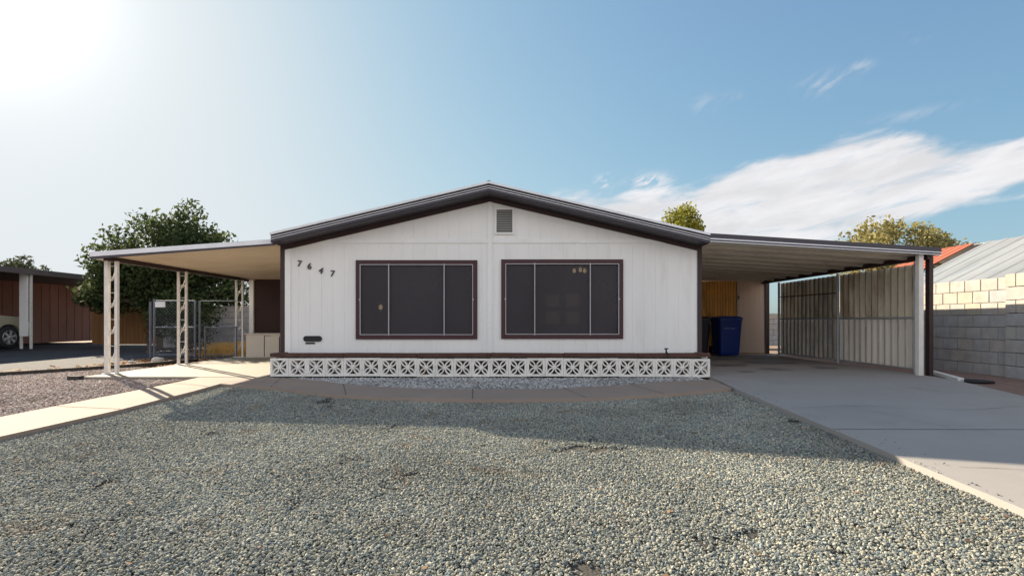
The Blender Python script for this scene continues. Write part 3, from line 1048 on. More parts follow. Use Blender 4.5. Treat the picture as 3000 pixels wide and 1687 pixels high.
cp.build('cap', CAPB, planter, bevel=.006)
# skirting strip behind blocks
fp = MB()
fp.tube([(2.575, PY + .06, .37), (2.575, PY + .06, .455)], .014, 8)
fp.tube([(2.54, PY + .06, .452), (2.61, PY + .06, .452)], .010, 8)
fp.tube([(2.575, PY - .016, .30), (2.575, PY - .016, .385), (2.575, PY + .04, .40)], .008, 8)
tag(fp.build('sprinkler_head', BLACK), 'small dark sprinkler riser on the brown planter cap near its right end', 'sprinkler')

# ================================================================== LEFT PATIO COVER
def pan_roof(x_house, z_house, x_out, z_out, y0, y1, pitch, rib, thick, name, material, parent):
    """ribbed pan deck whose pans run from the house to the outer beam"""
    mb = MB()
    n = int(round((y1 - y0) / pitch))
    prof = []
    for i in range(n):
        a = y0 + i * pitch
        prof += [(a, 0), (a + pitch * .80, 0), (a + pitch * .85, rib), (a + pitch * .95, rib)]
    prof.append((y0 + n * pitch, 0))
    m = len(prof)
    vs = []
    for (x, z) in ((x_house, z_house), (x_out, z_out)):
        vs += [(x, y, z + d) for y, d in prof]
    for (x, z) in ((x_house, z_house), (x_out, z_out)):
        vs += [(x, y, z + thick + d) for y, d in prof]
    fs = []
    for i in range(m - 1):
        fs += [(i, m + i, m + i + 1, i + 1), (2 * m + i, 2 * m + i + 1, 3 * m + i + 1, 3 * m + i), (i, i + 1, 2 * m + i + 1, 2 * m + i), (m + i, 3 * m + i, 3 * m + i + 1, m + i + 1)]
    fs += [(0, 2 * m, 3 * m, m), (m - 1, 2 * m - 1, 4 * m - 1, 3 * m - 1)]
    mb.add(vs, fs)
    return mb.build(name, material, parent)

patio = empty('patio_cover', (-5.5, 11, 0), 'cream-ceilinged patio cover on ornate iron posts at the left of the house', 'patio cover')
LX0, LZ0, LXO, LZO, LY0, LY1 = HX0 - .004, 2.225, -7.10, 2.005, 8.68, 18.0
pan_roof(LX0, LZ0, LXO, LZO, LY0, LY1, .30, -.006, .05, 'roof_panel', CEILL, patio)
def lz(x):
    return LZ0 + (LZO - LZ0) * (x - LX0) / (LXO - LX0)
def sloped_strip(xa, xb, y0, y1, za0, za1, zb0, zb1, name, material, parent):
    return MB().hexa([(xa, y0, za0), (xb, y0, zb0), (xb, y1, zb0), (xa, y1, za0), (xa, y0, za1), (xb, y0, zb1), (xb, y1, zb1), (xa, y1, za1)]).build(name, material, parent)
sloped_strip(LXO - .02, LX0 + .0, LY0 - .05, LY0 - .004, LZO - .008, LZO + .072, LZ0 - .005, LZ0 + .070, 'front_fascia', RIBW, patio)
sloped_strip(LXO - .018, LX0 - .002, LY0 - .040, LY0 - .004, LZO - .046, LZO - .009, LZ0 - .030, LZ0 - .006, 'fascia_lip', FASC, patio)
MB().box(LXO - .022, LXO - .003, LY0 - .003, LY1, LZO - .04, LZO + .07).build('side_gutter', RIBW, patio)
MB().box(-6.965, -6.875, LY0 + .05, LY1 - .05, 1.945, 2.010).build('beam', BROWN, patio)

def scroll(c, r, ax, turns=1.25, flip=1):
    pts = []
    for k in range(15):
        t = k / 14
        a = turns * 2 * math.pi * t
        rr = r * (1 - .7 * t)
        u, v = rr * math.cos(a) * flip, rr * math.sin(a)
        pts.append((c[0] + (u if ax == 'x' else 0), c[1] + (u if ax == 'y' else 0), c[2] + v))
    return pts
def iron_post(x, y, corner):
    z1 = 1.945
    mb = MB()
    wd = .165
    bars = [(x - wd / 2, y), (x + wd / 2, y)]
    if corner:
        bars = [(x - wd / 2, y), (x + wd / 2, y)]
    for i, (bx, by) in enumerate(bars):
        r = (.032, .025)[i] if corner else .021
        mb.box(bx - r, bx + r, by - r, by + r, 0.0, z1)
    # base plate and scroll work between the bars
    mb.box(x - wd / 2 - .06, x + wd / 2 + .05, y - .045, y + .045, 0.0, .012)
    h0 = .06
    while h0 < z1 - .35:
        for zz, fl in ((h0 + .20, 1),):
            mb.tube(scroll((x, y, zz), .043, 'x', 1.3, fl), .0045, 6)
        mb.tube([(x - wd / 2 + .02, y, h0 + .05), (x - .02, y, h0 + .18), (x + .02, y, h0 + .24), (x + wd / 2 - .02, y, h0 + .38)], .005, 6)
        mb.tube([(x - wd / 2 + .02, y, h0 + .42), (x + wd / 2 - .02, y, h0 + .42)], .005, 6)
        h0 += .46
    return mb.build('iron_post', IRON, patio)
iron_post(-6.92, 8.86, True)
iron_post(-6.92, 10.75, False)
iron_post(-6.92, 13.0, False)

# screened room front at the back of the patio
scr = empty('screen_room', (-5.4, 13.3, 0), 'dark brown screened wall closing the back of the patio, with white corner post', 'screen wall')
MB().box(-6.72, HX0 - .01, 13.36, 13.40, .55, 2.0).build('shade_screen', SCREENB, scr)
MB().box(-6.72, HX0 - .01, 13.37, 13.42, .0, .549).build('lower_panel', SCREENB, scr)
MB().box(-6.84, -6.73, 13.32, 13.43, 0, 1.985).build('corner_post', WTRIM, scr)
cab = empty('storage_cabinet', (-6.2, 13.0, 0), 'low cream storage cabinet with two doors on the patio against the brown screen', 'cabinet')
MB().box(-6.63, -5.72, 12.76, 13.29, .0, .58).build('body', CABI, cab, bevel=.006)
MB().box(-6.66, -5.70, 12.73, 13.30, .582, .605).build('top', CABI, cab, bevel=.004)
MB().box(-6.155, -5.80, 12.742, 12.758, .03, .545).build('door', CABI, cab)
MB().box(-6.61, -6.175, 12.744, 12.758, .03, .565).build('door', CABI, cab)
MB().box(-6.170, -6.160, 12.740, 12.757, .03, .55).box(-5.795, -5.785, 12.740, 12.757, .03, .52).box(-6.15, -6.0, 12.738, 12.741, .535, .543).build('door_gap', BLACK, cab)
# small dark stub at the pad corner
stb = MB().box(-7.22, -7.03, 8.30, 8.42, -.08, .02).build('edging_stub', mat('dark_weathered_wood', (.05, .045, .04), .9, .2, 8), bevel=.01)
tag(stb, 'short dark timber block beside the front corner of the patio slab', 'timber block')

# ================================================================== RIGHT CARPORT
carport = empty('carport', (5.2, 11, 0), 'attached carport with ribbed metal ceiling and dark fascia on the right of the house', 'carport')
CX0, CZ0, CXO, CZO, CY0, CY1 = HX1 + .004, 2.255, 7.06, 2.035, 8.53, 14.80
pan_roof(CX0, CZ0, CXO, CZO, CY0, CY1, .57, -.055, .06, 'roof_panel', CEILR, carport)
sloped_strip(CX0, CXO + .06, CY0 - .045, CY0 - .004, CZ0 + .034, CZ0 + .112, CZO + .022, CZO + .095, 'fascia', FASC, carport)
sloped_strip(CX0, CXO + .058, CY0 - .052, CY0 - .005, CZ0 + .012, CZ0 + .032, CZO + .006, CZO + .020, 'fascia_rib', RIBW, carport)
sloped_strip(CX0, CXO + .056, CY0 - .040, CY0 - .006, CZ0 - .012, CZ0 + .011, CZO - .018, CZO + .005, 'fascia_lip', FASC, carport)
sloped_strip(CX0, CXO + .054, CY0 - .050, CY0 - .007, CZ0 - .026, CZ0 - .014, CZO - .030, CZO - .020, 'fascia_rib', RIBW, carport)
MB().box(CXO + .002, CXO + .06, CY0, CY1, CZO - .03, CZO + .09).build('side_fascia', FASC, carport)
MB().box(6.95, 7.03, CY0 + .03, CY1, 1.945, 2.030).build('beam', BROWN, carport)
MB().box(6.805, 6.885, 8.56, 8.64, -.0, 2.03).build('white_post', IRON, carport, bevel=.004)
MB().box(7.06, 7.13, 8.66, 8.75, -.05, 2.0).build('dark_post', BROWN, carport, bevel=.004)

# shed wall at the back of the carport
shed = empty('shed', (5.2, 14.3, 0), 'shed at the back of the carport with yellow corrugated panel and tan boarded door', 'shed')
def corrugated(fixed, a0, a1, z0, z1, pitch, amp, axis, name, material, parent, thick=.003):
    """sheet of trapezoid ribs running upright"""
    mb = MB()
    prof = []
    n = int(round((a1 - a0) / pitch))
    q = (a1 - a0) / n
    for i in range(n):
        a = a0 + i * q
        prof += [(a, -amp), (a + q * .38, -amp), (a + q * .50, amp), (a + q * .88, amp)]
    prof.append((a1, -amp))
    vs, fs = [], []
    for k in range(2):
        for a, d_ in prof:
            o = d_ + k * thick
            for z in (z0, z1):
                vs.append((fixed + o, a, z) if axis == 'y' else (a, fixed + o, z))
    n = len(prof) - 1
    m = 2 * (n + 1)
    for i in range(n):
        fs += [(2 * i, 2 * i + 2, 2 * i + 3, 2 * i + 1), (m + 2 * i, m + 2 * i + 1, m + 2 * i + 3, m + 2 * i + 2)]
        fs += [(2 * i, m + 2 * i, m + 2 * i + 2, 2 * i + 2), (2 * i + 1, 2 * i + 3, m + 2 * i + 3, m + 2 * i + 1)]
    mb.add(vs, fs)
    return mb.build(name, material, parent)
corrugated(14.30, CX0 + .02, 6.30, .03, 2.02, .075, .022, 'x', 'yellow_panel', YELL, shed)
MB().hexa([(CX0 + .02, 14.22, 2.022), (7.03, 14.22, 2.032), (7.03, 14.27, 2.032), (CX0 + .02, 14.27, 2.022), (CX0 + .02, 14.22, 2.275), (7.03, 14.22, 2.06), (7.03, 14.27, 2.06), (CX0 + .02, 14.27, 2.275)]).build('header', SHEDW, shed)
sb = MB()
x = 6.31
for i in range(5):
    sb.box(x, x + .138, 14.24, 14.27, .04, 2.02 if i else 2.03)
    x += .142
dr = sb.build('boarded_door', SHEDW, shed)
MB().box(6.29, 6.315, 14.22, 14.239, 1.52, 1.62).build('hinge', BLACK, dr)
MB().box(6.29, 6.315, 14.22, 14.239, .55, .65).build('hinge', BLACK, dr)
MB().box(6.265, 6.309, 14.245, 14.33, .04, 2.02).build('door_jamb', SHEDW, shed)
MB().box(6.30, 7.03, 14.235, 14.28, .0, .038).build('sill', WOOD, shed)
MB().box(7.035, 7.14, 14.20, 14.32, 0, 2.03).build('corner_post', BROWN, shed)
MB().box(CX0, 7.13, 14.335, 17, .0, .02).box(7.09, 7.13, 14.33, 17, .02, 1.9).build('side_wall', SHEDW, shed)
MB().box(CX0, 7.16, 14.83, 17.05, 2.05, 2.09).build('roof', ROOFM, shed)

# wheeled bins
def bin_(cx, cy, material, name, label):
    root = empty(name, (cx, cy, 0), label, 'bin', 'wheeled bins under the carport')
    mb = MB()
    def ring(w_, d_, z, r=.05):
        pts = []
        for sx, sy in ((1, 1), (-1, 1), (-1, -1), (1, -1)):
            for k in range(4):
                a = {(1, 1): 0, (-1, 1): 90, (-1, -1): 180, (1, -1): 270}[(sx, sy)] + k * 30
                pts.append((cx + sx * (w_ / 2 - r) + r * math.cos(R(a)), cy + sy * (d_ / 2 - r) + r * math.sin(R(a)), z))
        return pts
    rings = [ring(.47, .50, .03), ring(.50, .54, .10), ring(.575, .66, .92), ring(.60, .69, .925), ring(.60, .69, .965)]
    vs = [p for r in rings for p in r]
    n = 16
    fs = [(i * n + k, i * n + (k + 1) % n, (i + 1) * n + (k + 1) % n, (i + 1) * n + k) for i in range(len(rings) - 1) for k in range(n)] + [tuple(range(n))[::-1], tuple(range(4 * n, 5 * n))]
    mb.add(vs, fs)
    mb.build('body', material, root)
    for k in range(9):
        MB().box(cx - .25 + k * .0625 - .008, cx - .25 + k * .0625 + .008, cy - .348, cy - .334, .84, .915).build('rim_rib', material, root)
    ld = MB()
    rr = [ring(.62, .71, .968), ring(.62, .71, .992), ring(.54, .62, 1.03), ring(.30, .35, 1.045)]
    ld.add([p for r in rr for p in r], [(i * n + k, i * n + (k + 1) % n, (i + 1) * n + (k + 1) % n, (i + 1) * n + k) for i in range(3) for k in range(n)] + [tuple(range(n))[::-1], tuple(range(3 * n, 4 * n))])
    ld.build('lid', material, root)
    MB().tube([(cx - .24, cy + .37, .95), (cx - .24, cy + .41, .96), (cx + .24, cy + .41, .96), (cx + .24, cy + .37, .95)], .014, 8).build('handle', material, root)
    for sx in (-1, 1):
        MB().lathe([(0, -.03), (.10, -.03), (.125, -.02), (.125, .02), (.10, .03), (0, .03)], (cx + sx * .29, cy + .25, .125), 18, 'x').build('wheel', RUBBER, root)
    if material is BINBLUE:
        for q in (-.17, -.02):
            MB().box(cx + q, cx + q + .12, cy - .330, cy - .300, .71, .735).build('stamp_mark', mat('pale_blue_stamp', (.16, .20, .34), .6), root)
    return root
bin_(5.665, 13.55, BINBLUE, 'wheeled_bin', 'blue lidded wheeled bin in front of the yellow corrugated panel')
bin_(4.96, 13.85, BINDARK, 'wheeled_bin', 'dark nearly black wheeled bin half hidden by the house corner')
bd = MB().hexa([(5.475, 13.98, .0), (5.565, 13.98, .0), (5.565, 14.0, .0), (5.475, 14.0, .0), (5.475, 14.20, .82), (5.565, 14.20, .82), (5.565, 14.22, .82), (5.475, 14.22, .82)]).build('wood_board', WOOD)
tag(bd, 'brown wooden board leaning upright between the two bins', 'board')

# corrugated privacy fence
FX = 7.10
pf = empty('corrugated_fence', (FX, 11.2, 0), 'tall corrugated panel fence in galvanised frame along the right side of the carport', 'fence')
for (a, b) in ((8.98, 11.03), (11.09, 13.46)):
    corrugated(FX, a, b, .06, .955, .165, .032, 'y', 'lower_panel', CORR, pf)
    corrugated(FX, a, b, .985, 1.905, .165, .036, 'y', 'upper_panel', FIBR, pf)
    MB().tube([(FX - .05, a - .02, .97), (FX - .05, b + .02, .97)], .020, 8).build('mid_rail', GALV, pf)
    MB().tube([(FX - .05, a - .02, .075), (FX - .05, b + .02, .075)], .016, 8).build('bottom_rail', GALV, pf)
for yy in (8.93, 11.06, 13.5):
    MB().tube([(FX - .06, yy, 0), (FX - .06, yy, 1.93)], .030, 10).build('post', GALV, pf)
MB().tube([(FX - .052, 11.12, 1.52), (FX - .052, 13.46, 1.54)], .012, 6).build('upper_rail', BROWN, pf)

# downspout and scrap lying by the driveway
ds = MB().hexa([(7.62, 9.32, -.05), (7.72, 9.36, -.05), (7.12, 8.06, -.05), (7.02, 8.06, -.05), (7.62, 9.32, .015), (7.72, 9.36, .015), (7.12, 8.06, .015), (7.02, 8.06, .015)]).build('downspout', PVC, bevel=.008)
tag(ds, 'white downspout length lying on the dirt beside the driveway', 'downspout')
sc_ = MB()
sc_.tube([(7.08, 8.02, -.02), (7.18, 7.93, -.025), (7.28, 7.86, -.02), (7.40, 7.86, -.03)], [.035, .04, .03, .02], 8)
sc_.tube([(7.10, 8.00, -.01), (7.22, 7.99, -.03), (7.33, 7.90, -.02)], .025, 8)
tag(sc_.build('hose_elbow', BLACK), 'short black drain hose on the dirt at the end of the white downspout', 'hose')

# ================================================================== RIGHT BLOCK WALL (concrete masonry)
def cmu_wall(name, origin, ux, length, courses, bl, bh, thick, parent, front, z0=-.08):
    """real blocks with raked joints; one mesh with a tint per block"""
    V, F, T = [], [], []
    ux = Vector((*ux, 0)).normalized()
    nx = Vector((*front, 0)).normalized()
    o = Vector((*origin, z0))
    g = .005
    for c in range(courses):
        s = -bl / 2 if c % 2 else 0.0
        while s < length:
            a, b = max(s, 0) + g, min(s + bl, length) - g
            s += bl
            if b - a < .04:
                continue
            dd = random.uniform(0, .003)
            base = len(V)
            ch = .006
            za, zb = c * bh + g, (c + 1) * bh - g
            P = []
            for t, z in ((a + ch, za + ch), (b - ch, za + ch), (b - ch, zb - ch), (a + ch, zb - ch)):
                P.append(o + ux * t + nx * dd + Vector((0, 0, z)))
            for t, z in ((a, za), (b, za), (b, zb), (a, zb)):
                P.append(o + ux * t + nx * (dd - ch) + Vector((0, 0, z)))
            for t, z in ((a, za), (b, za), (b, zb), (a, zb)):
                P.append(o + ux * t - nx * (thick - .02) + Vector((0, 0, z)))
            V += [tuple(p) for p in P]
            ff = [(0, 1, 2, 3)] + [(k, 4 + k, 4 + (k + 1) % 4, (k + 1) % 4) for k in range(4)] + [(4 + k, 8 + k, 8 + (k + 1) % 4, 4 + (k + 1) % 4) for k in range(4)] + [(8, 11, 10, 9)]
            F += [tuple(i + base for i in f) for f in ff]
            tt = max(0, min(1, random.gauss(.62 if c >= 5 else .14, .25)))
            T += [tt] * len(ff)
    return raw_mesh(name, np.array(V), np.array(F), CMU, np.array(T), parent)
def box_prism(o, ux, nx, a, b, z0, z1, d0, d1):
    ux = Vector((*ux, 0)).normalized()
    nx = Vector((*nx, 0)).normalized()
    o = Vector((*o, 0))
    P = [o + ux * a + nx * d0, o + ux * b + nx * d0, o + ux * b + nx * d1, o + ux * a + nx * d1]
    return [(p.x, p.y, z0) for p in P] + [(p.x, p.y, z1) for p in P]

bw = empty('block_wall', (8.2, 9, 0), 'grey concrete block wall with a pilaster along the right edge, upper courses tan', 'block wall')
o_, u_, f_ = (8.60, 15.5), (0, -1), (-1, 0)
cmu_wall('blocks', o_, u_, 6.64, 8, .33, .22, .16, bw, f_)
MB().hexa(box_prism(o_, u_, f_, .0, 6.64, -.1, 1.67, -.148, -.009)).build('mortar_core', MORT, bw)
cmu_wall('pilaster', (8.52, 8.85), u_, .38, 8, .38, .225, .26, bw, f_)
cmu_wall('blocks', (8.60, 8.46), u_, 5.0, 8, .33, .22, .16, bw, f_)
MB().hexa(box_prism((8.60, 8.46), u_, f_, .0, 5.0, -.3, 1.67, -.148, -.009)).build('mortar_core', MORT, bw)

# ================================================================== RIGHT NEIGHBOUR
nb = empty('neighbour_house', (11, 9, 0), 'neighbouring building beyond the block wall with pale ribbed and orange metal roofs', 'house')
EX, EZ, TX, TZ = 9.02, 1.70, 11.10, 2.76
def ribbed_slope(y0, y1, pitch, name, material, dz=0.0, rib=.016):
    mb = MB()
    n = int((y1 - y0) / pitch)
    prof = []
    for i in range(n):
        a = y0 + i * pitch
        prof += [(a, 0), (a + pitch * .62, 0), (a + pitch * .70, rib), (a + pitch * .90, rib)]
    prof.append((y0 + n * pitch, 0))
    m = len(prof)
    vs = []
    for (x, z) in ((EX, EZ), (TX, TZ)):
        vs += [(x, y, z + d + dz) for y, d in prof]
    for (x, z) in ((EX, EZ), (TX, TZ)):
        vs += [(x, y, z + d + dz - .03) for y, d in prof]
    fs = []
    for i in range(m - 1):
        fs += [(i, i + 1, m + i + 1, m + i), (2 * m + i, 3 * m + i, 3 * m + i + 1, 2 * m + i + 1), (i, 2 * m + i, 2 * m + i + 1, i + 1), (m + i, m + i + 1, 3 * m + i + 1, 3 * m + i)]
    fs += [(0, m, 3 * m, 2 * m), (m - 1, 3 * m - 1, 4 * m - 1, 2 * m - 1)]
    mb.add(vs, fs)
    return mb.build(name, material, nb)
ribbed_slope(4.0, 12.3, .42, 'pale_roof', RIBROOF)
ribbed_slope(12.33, 14.0, .24, 'orange_roof', ORANGE, .02)
fl = MB().hexa([(TX, 4.0, TZ - .02), (TX + 2.2, 4.0, TZ - .9), (TX + 2.2, 14.0, TZ - .9), (TX, 14.0, TZ - .02), (TX, 4.0, TZ + .0), (TX + 2.2, 4.0, TZ - .88), (TX + 2.2, 14.0, TZ - .88), (TX, 14.0, TZ)])
fl.build('rear_slope', RIBROOF, nb)
MB().box(9.3, 12.8, 4.3, 13.8, -.1, 1.70).build('wall', NPALE, nb)

# pale block wall far behind, seen past the shed corner
fw = empty('rear_block_wall', (12, 19.0, 0), 'pale rear block wall seen in the gap past the shed corner', 'block wall')
cmu_wall('blocks', (7.3, 19.0), (1, 0), 12, 6, .4, .2, .15, fw, (0, -1), 0)
MB().box(7.3, 19.3, 19.02, 19.14, 0, 1.19).build('mortar_core', MORT, fw)

# ================================================================== LEFT: chain link, shrubs, grass
def chain_link(x0, x1, y, z0, z1, parent, pitch=.085):
    mb = MB()
    r = .0013
    def seg(a, b):
        d = (Vector(b) - Vector(a)).normalized()
        n = Vector((-d.z, 0, d.x)) * r
        A, B = Vector(a), Vector(b)
        mb.add([A + n, B + n, B - n, A - n, A + n + Vector((0, .004, 0)), B + n + Vector((0, .004, 0)), B - n + Vector((0, .004, 0)), A - n + Vector((0, .004, 0))],
               [(0, 1, 2, 3), (4, 7, 6, 5), (0, 4, 5, 1), (2, 6, 7, 3)])
    W_, H_ = x1 - x0, z1 - z0
    k = -int(H_ / pitch) - 1
    while k * pitch < W_ + H_:
        s = k * pitch
        for sg in (1, -1):
            # line x = s + t (t=z), clipped
            ta, tb = (max(0, -s), min(H_, W_ - s))
            if tb > ta:
                zz = (ta, tb) if sg > 0 else (H_ - ta, H_ - tb)
                seg((x0 + s + ta, y + (.002 if sg > 0 else -.002), z0 + zz[0]), (x0 + s + tb, y + (.002 if sg > 0 else -.002), z0 + zz[1]))
        k += 1
    return mb.build('mesh', LINK, parent)
gate = empty('chain_link_gate', (-8.7, 12.95, 0), 'tall galvanised chain link gate with a blank white sign left of the patio', 'gate')
for x in (-9.15, -9.05):
    MB().tube([(x, 12.95, 0), (x, 12.95, 1.47 if x > -9.1 else 1.40)], .028, 8).build('post', LINK, gate)
for x in (-8.02, -7.90):
    MB().tube([(x, 12.95, 0), (x, 12.95, 1.43)], .026, 8).build('post', LINK, gate)
for z in (1.42, .755, .06):
    MB().tube([(-9.05, 12.95, z), (-8.02, 12.95, z)], .018, 8).build('rail', LINK, gate)
chain_link(-9.02, -8.05, 12.95, .07, 1.40, gate)
sg = MB().box(-9.0, -8.75, 12.905, 12.925, 1.26, 1.40).build('blank_sign', mat('white_sign_face', (.75, .75, .74), .5), bevel=.003)
tag(sg, 'blank white sign plate hung at the top of the chain link gate', 'sign')
clf = empty('chain_link_fence', (-7.4, 12.97, 0), 'low chain link fence between the tall gate and the rear iron post', 'fence')
for x in (-7.78, -6.99):
    MB().tube([(x, 12.98, 0), (x, 12.98, .78)], .022, 8).build('post', LINK, clf)
MB().tube([(-7.78, 12.98, .755), (-6.99, 12.98, .755)], .016, 8).build('top_rail', LINK, clf)
MB().tube([(-7.78, 12.98, .06), (-6.99, 12.98, .06)], .012, 8).build('bottom_rail', LINK, clf)
MB().tube([(-7.9, 12.98, 1.42), (-6.99, 12.98, 1.42)], .012, 8).build('upper_rail', LINK, clf)
chain_link(-7.76, -7.01, 12.98, .07, .74, clf)

# tan block wall behind grass
tb = empty('garden_block_wall', (-10.0, 17.5, 0), 'tan block wall behind the dry grass, seen through the patio posts', 'block wall')
cmu_wall('blocks', (-12.0, 17.6), (1, 0), 6.5, 7, .41, .205, .15, tb, (0, -1), 0)
MB().box(-12.0, -5.5, 17.62, 17.74, 0, 1.425).build('mortar_core', MORT, tb)

# wooden fence
wf = empty('wood_fence', (-15, 19, 0), 'orange brown board fence left of the chain link gate, half under the big tree', 'fence')
fb = MB()
x = -16.0
while x < -13.6:
    wd = random.uniform(.13, .15)
    fb.box(x, x + wd, 19.5 + random.uniform(0, .012), 19.53, .03, 1.70 + random.uniform(-.04, .04))
    x += wd + .008
fb.build('boards', FENCEW, wf)
MB().box(-16.0, -13.6, 19.54, 19.59, .35, .44).build('rail', WOOD, wf)
MB().box(-16.0, -13.6, 19.54, 19.59, 1.3, 1.39).build('rail', WOOD, wf)

# left neighbour house, carport posts, car
ln = empty('neighbour_home', (-20, 16, 0), 'reddish brown neighbouring home with carport eave and iron posts at the left edge', 'house')
MB().box(-27, -19.8, 6.0, 24.4, 0, 2.5).build('wall', NWALL, ln)
for i in range(40):
    MB().box(-19.799, -19.785, 8 + i * .41, 8.02 + i * .41, .05, 2.48).build('batten', NWALL, ln)
MB().box(-27.5, -15.805, 3.0, 24.8, 2.505, 2.60).build('roof', NROOF, ln)
MB().box(-15.80, -15.755, 3.0, 24.8, 2.44, 2.62).build('fascia', NROOF, ln)
for yy in (16.85, 20.2):
    MB().box(-16.20, -16.14, yy, yy + .05, 0, 2.50).build('iron_post', IRON, ln)
    MB().box(-15.90, -15.84, yy + .02, yy + .07, 0, 2.50).build('iron_post', IRON, ln)
MB().box(-16.17, -15.91, 16.80, 16.845, .42, 2.50).build('white_panel', WTRIM, ln)

# parked SUV seen at the left edge
def suv(xw, yc):
    """side-on, nose to the right; xw = centre of the front wheel"""
    root = empty('parked_car', (xw - 1.4, yc, 0), 'beige car parked under the neighbouring carport at the left edge', 'car')
    f = xw
    def arch(cx, r, n=10):
        return [(cx + r * math.cos(math.pi * k / n), .36 + r * math.sin(math.pi * k / n)) for k in range(n + 1)]
    low = [(f + .72, .40), (f + .74, .72), (f + .66, .98), (f + .35, 1.05), (f - .55, 1.12), (f - 3.55, 1.15), (f - 3.70, .95), (f - 3.72, .42)]
    body = low + [(f - 2.75 - .44, .36)] + arch(f - 2.75, .44)[::-1][1:-1] + [(f - 2.75 + .44, .36), (f - .44, .36)] + arch(f, .44)[::-1][1:-1] + [(f + .44, .36)]
    MB().prism(body, 'y', yc - .92, yc + .92).build('body', CARP, root, bevel=.03)
    cabp = [(f - .55, 1.125), (f - 1.05, 1.66), (f - 3.2, 1.70), (f - 3.52, 1.155)]
    MB().prism(cabp, 'y', yc - .80, yc + .80).build('cabin', CARP, root, bevel=.04)
    for s in (-1, 1):
        yy = yc + s * .805
        for q in ([(f - .75, 1.17), (f - 1.12, 1.59), (f - 1.70, 1.60), (f - 1.70, 1.17)], [(f - 1.78, 1.17), (f - 1.78, 1.60), (f - 2.55, 1.61), (f - 2.55, 1.17)], [(f - 2.63, 1.17), (f - 2.63, 1.61), (f - 3.1, 1.62), (f - 3.32, 1.17)]):
            MB().prism(q, 'y', min(yy, yy - s * .01), max(yy, yy - s * .01)).build('side_window', GLASSD, root)
    MB().hexa([(f - .56, yc - .7, 1.17), (f - .56, yc + .7, 1.17), (f - 1.02, yc + .68, 1.63), (f - 1.02, yc - .68, 1.63), (f - .54, yc - .7, 1.17), (f - .54, yc + .7, 1.17), (f - 1.0, yc + .68, 1.63), (f - 1.0, yc - .68, 1.63)]).build('windscreen', GLASSD, root)
    for cx in (f, f - 2.75):
        for s in (-1, 1):
            yy = yc + s * .82
            wl = MB().lathe([(.22, -.10), (.33, -.11), (.375, -.07), (.375, .07), (.33, .11), (.22, .10)], (cx, yy, .375), 28, 'y').build('wheel', RUBBER, root)
            rm_ = MB()
            rm_.lathe([(.225, -.11), (.235, -.115), (.24, .0), (.20, .02), (.205, -.10)], (cx, yy, .375), 28, 'y')
            if s > 0:
                pass
            for k in range(6):
                a = k * math.pi / 3 + .3
                c_, s_ = math.cos(a), math.sin(a)
                q = [(.03, -.028), (.215, -.045), (.215, .045), (.03, .028)]
                y0, y1 = yy + s * .085, yy + s * .115
                rm_.add([(cx + c_ * u - s_ * v, y0, .375 + s_ * u + c_ * v) for u, v in q] + [(cx + c_ * u - s_ * v, y1, .375 + s_ * u + c_ * v) for u, v in q],
                        [(0, 3, 2, 1), (4, 5, 6, 7), (0, 1, 5, 4), (1, 2, 6, 5), (2, 3, 7, 6), (3, 0, 4, 7)])
            rm_.lathe([(0, -.118), (.06, -.118), (.06, .118), (0, .118)], (cx, yy, .375), 16, 'y')
            rm_.build('rim', RIM, wl)
    MB().prism([(f + .60, .66), (f + .745, .66), (f + .70, .86), (f + .50, .90)], 'y', yc - .925, yc - .62).build('headlight', mat('lamp_glass', (.6, .62, .62), .15), root)
    MB().box(f - 1.95, f - 1.78, yc - .945, yc - .921, .98, 1.01).build('door_handle', CARP, root)
    return root
car = suv(0.0, 0.0)
car.location = (-17.50, 15.5, 0)
car.rotation_euler = (0, 0, R(90))

# edging line and litter
eg = MB()
pts = [(-12.2, 4.9), (-9.6, 8.15), (-8.75, 9.25), (-7.95, 10.6), (-7.5, 12.2)]
for a, b in zip(pts[:-1], pts[1:]):
    A, B = Vector((*a, 0)), Vector((*b, 0))
    n = (B - A).normalized().cross(Vector((0, 0, 1))) * .03
    eg.hexa([(p.x, p.y, gz(p.y) - .1) for p in (A + n, B + n, B - n, A - n)] + [(p.x, p.y, gz(p.y) + .02) for p in (A + n, B + n, B - n, A - n)])
tag(eg.build('lawn_edging', MATS['dark_weathered_wood']), 'dark timber edging strip bounding the pink gravel on the left', 'edging')
def cards(P, size, material, name, flat=True, tall=None):
    n = len(P)
    q = rng.uniform(0, 2 * np.pi, n)
    s = size * rng.uniform(.6, 1.4, n)
    if flat:
        u = np.stack([np.cos(q), np.sin(q), rng.uniform(-.4, .4, n)], 1) * s[:, None]
        v = np.stack([-np.sin(q), np.cos(q), rng.uniform(-.4, .4, n)], 1) * (s * .6)[:, None]
    else:
        u = np.stack([np.cos(q), np.sin(q), 0 * q], 1) * .006
        h = tall * rng.uniform(.5, 1.2, n)
        v = np.stack([rng.normal(0, .25, n) * h, rng.normal(0, .25, n) * h, h], 1)
    V = np.stack([P - u - (v if flat else 0), P + u - (v if flat else 0), P + u * (1 if flat else .3) + v, P - u * (1 if flat else .3) + v], 1).reshape(-1, 3)
    F = np.arange(4 * n).reshape(n, 4)
    return raw_mesh(name, V, F, material)
k = 1400
t = rng.uniform(0, 1, k)
i = rng.integers(0, 3, k)
A = np.array(pts)[i]
B = np.array(pts)[i + 1]
P = A + (B - A) * t[:, None] + np.stack([-rng.gamma(1.5, .16, k), rng.gamma(1.5, .14, k)], 1)
P = np.concatenate([P, [[0, 0]]])[:-1]
tag(cards(np.column_stack([P, np.array([gz(y) for y in P[:, 1]]) - .045 + rng.uniform(0, .03, k)]), .035, LITTER, 'leaf_litter'), kind='stuff')
k = 900
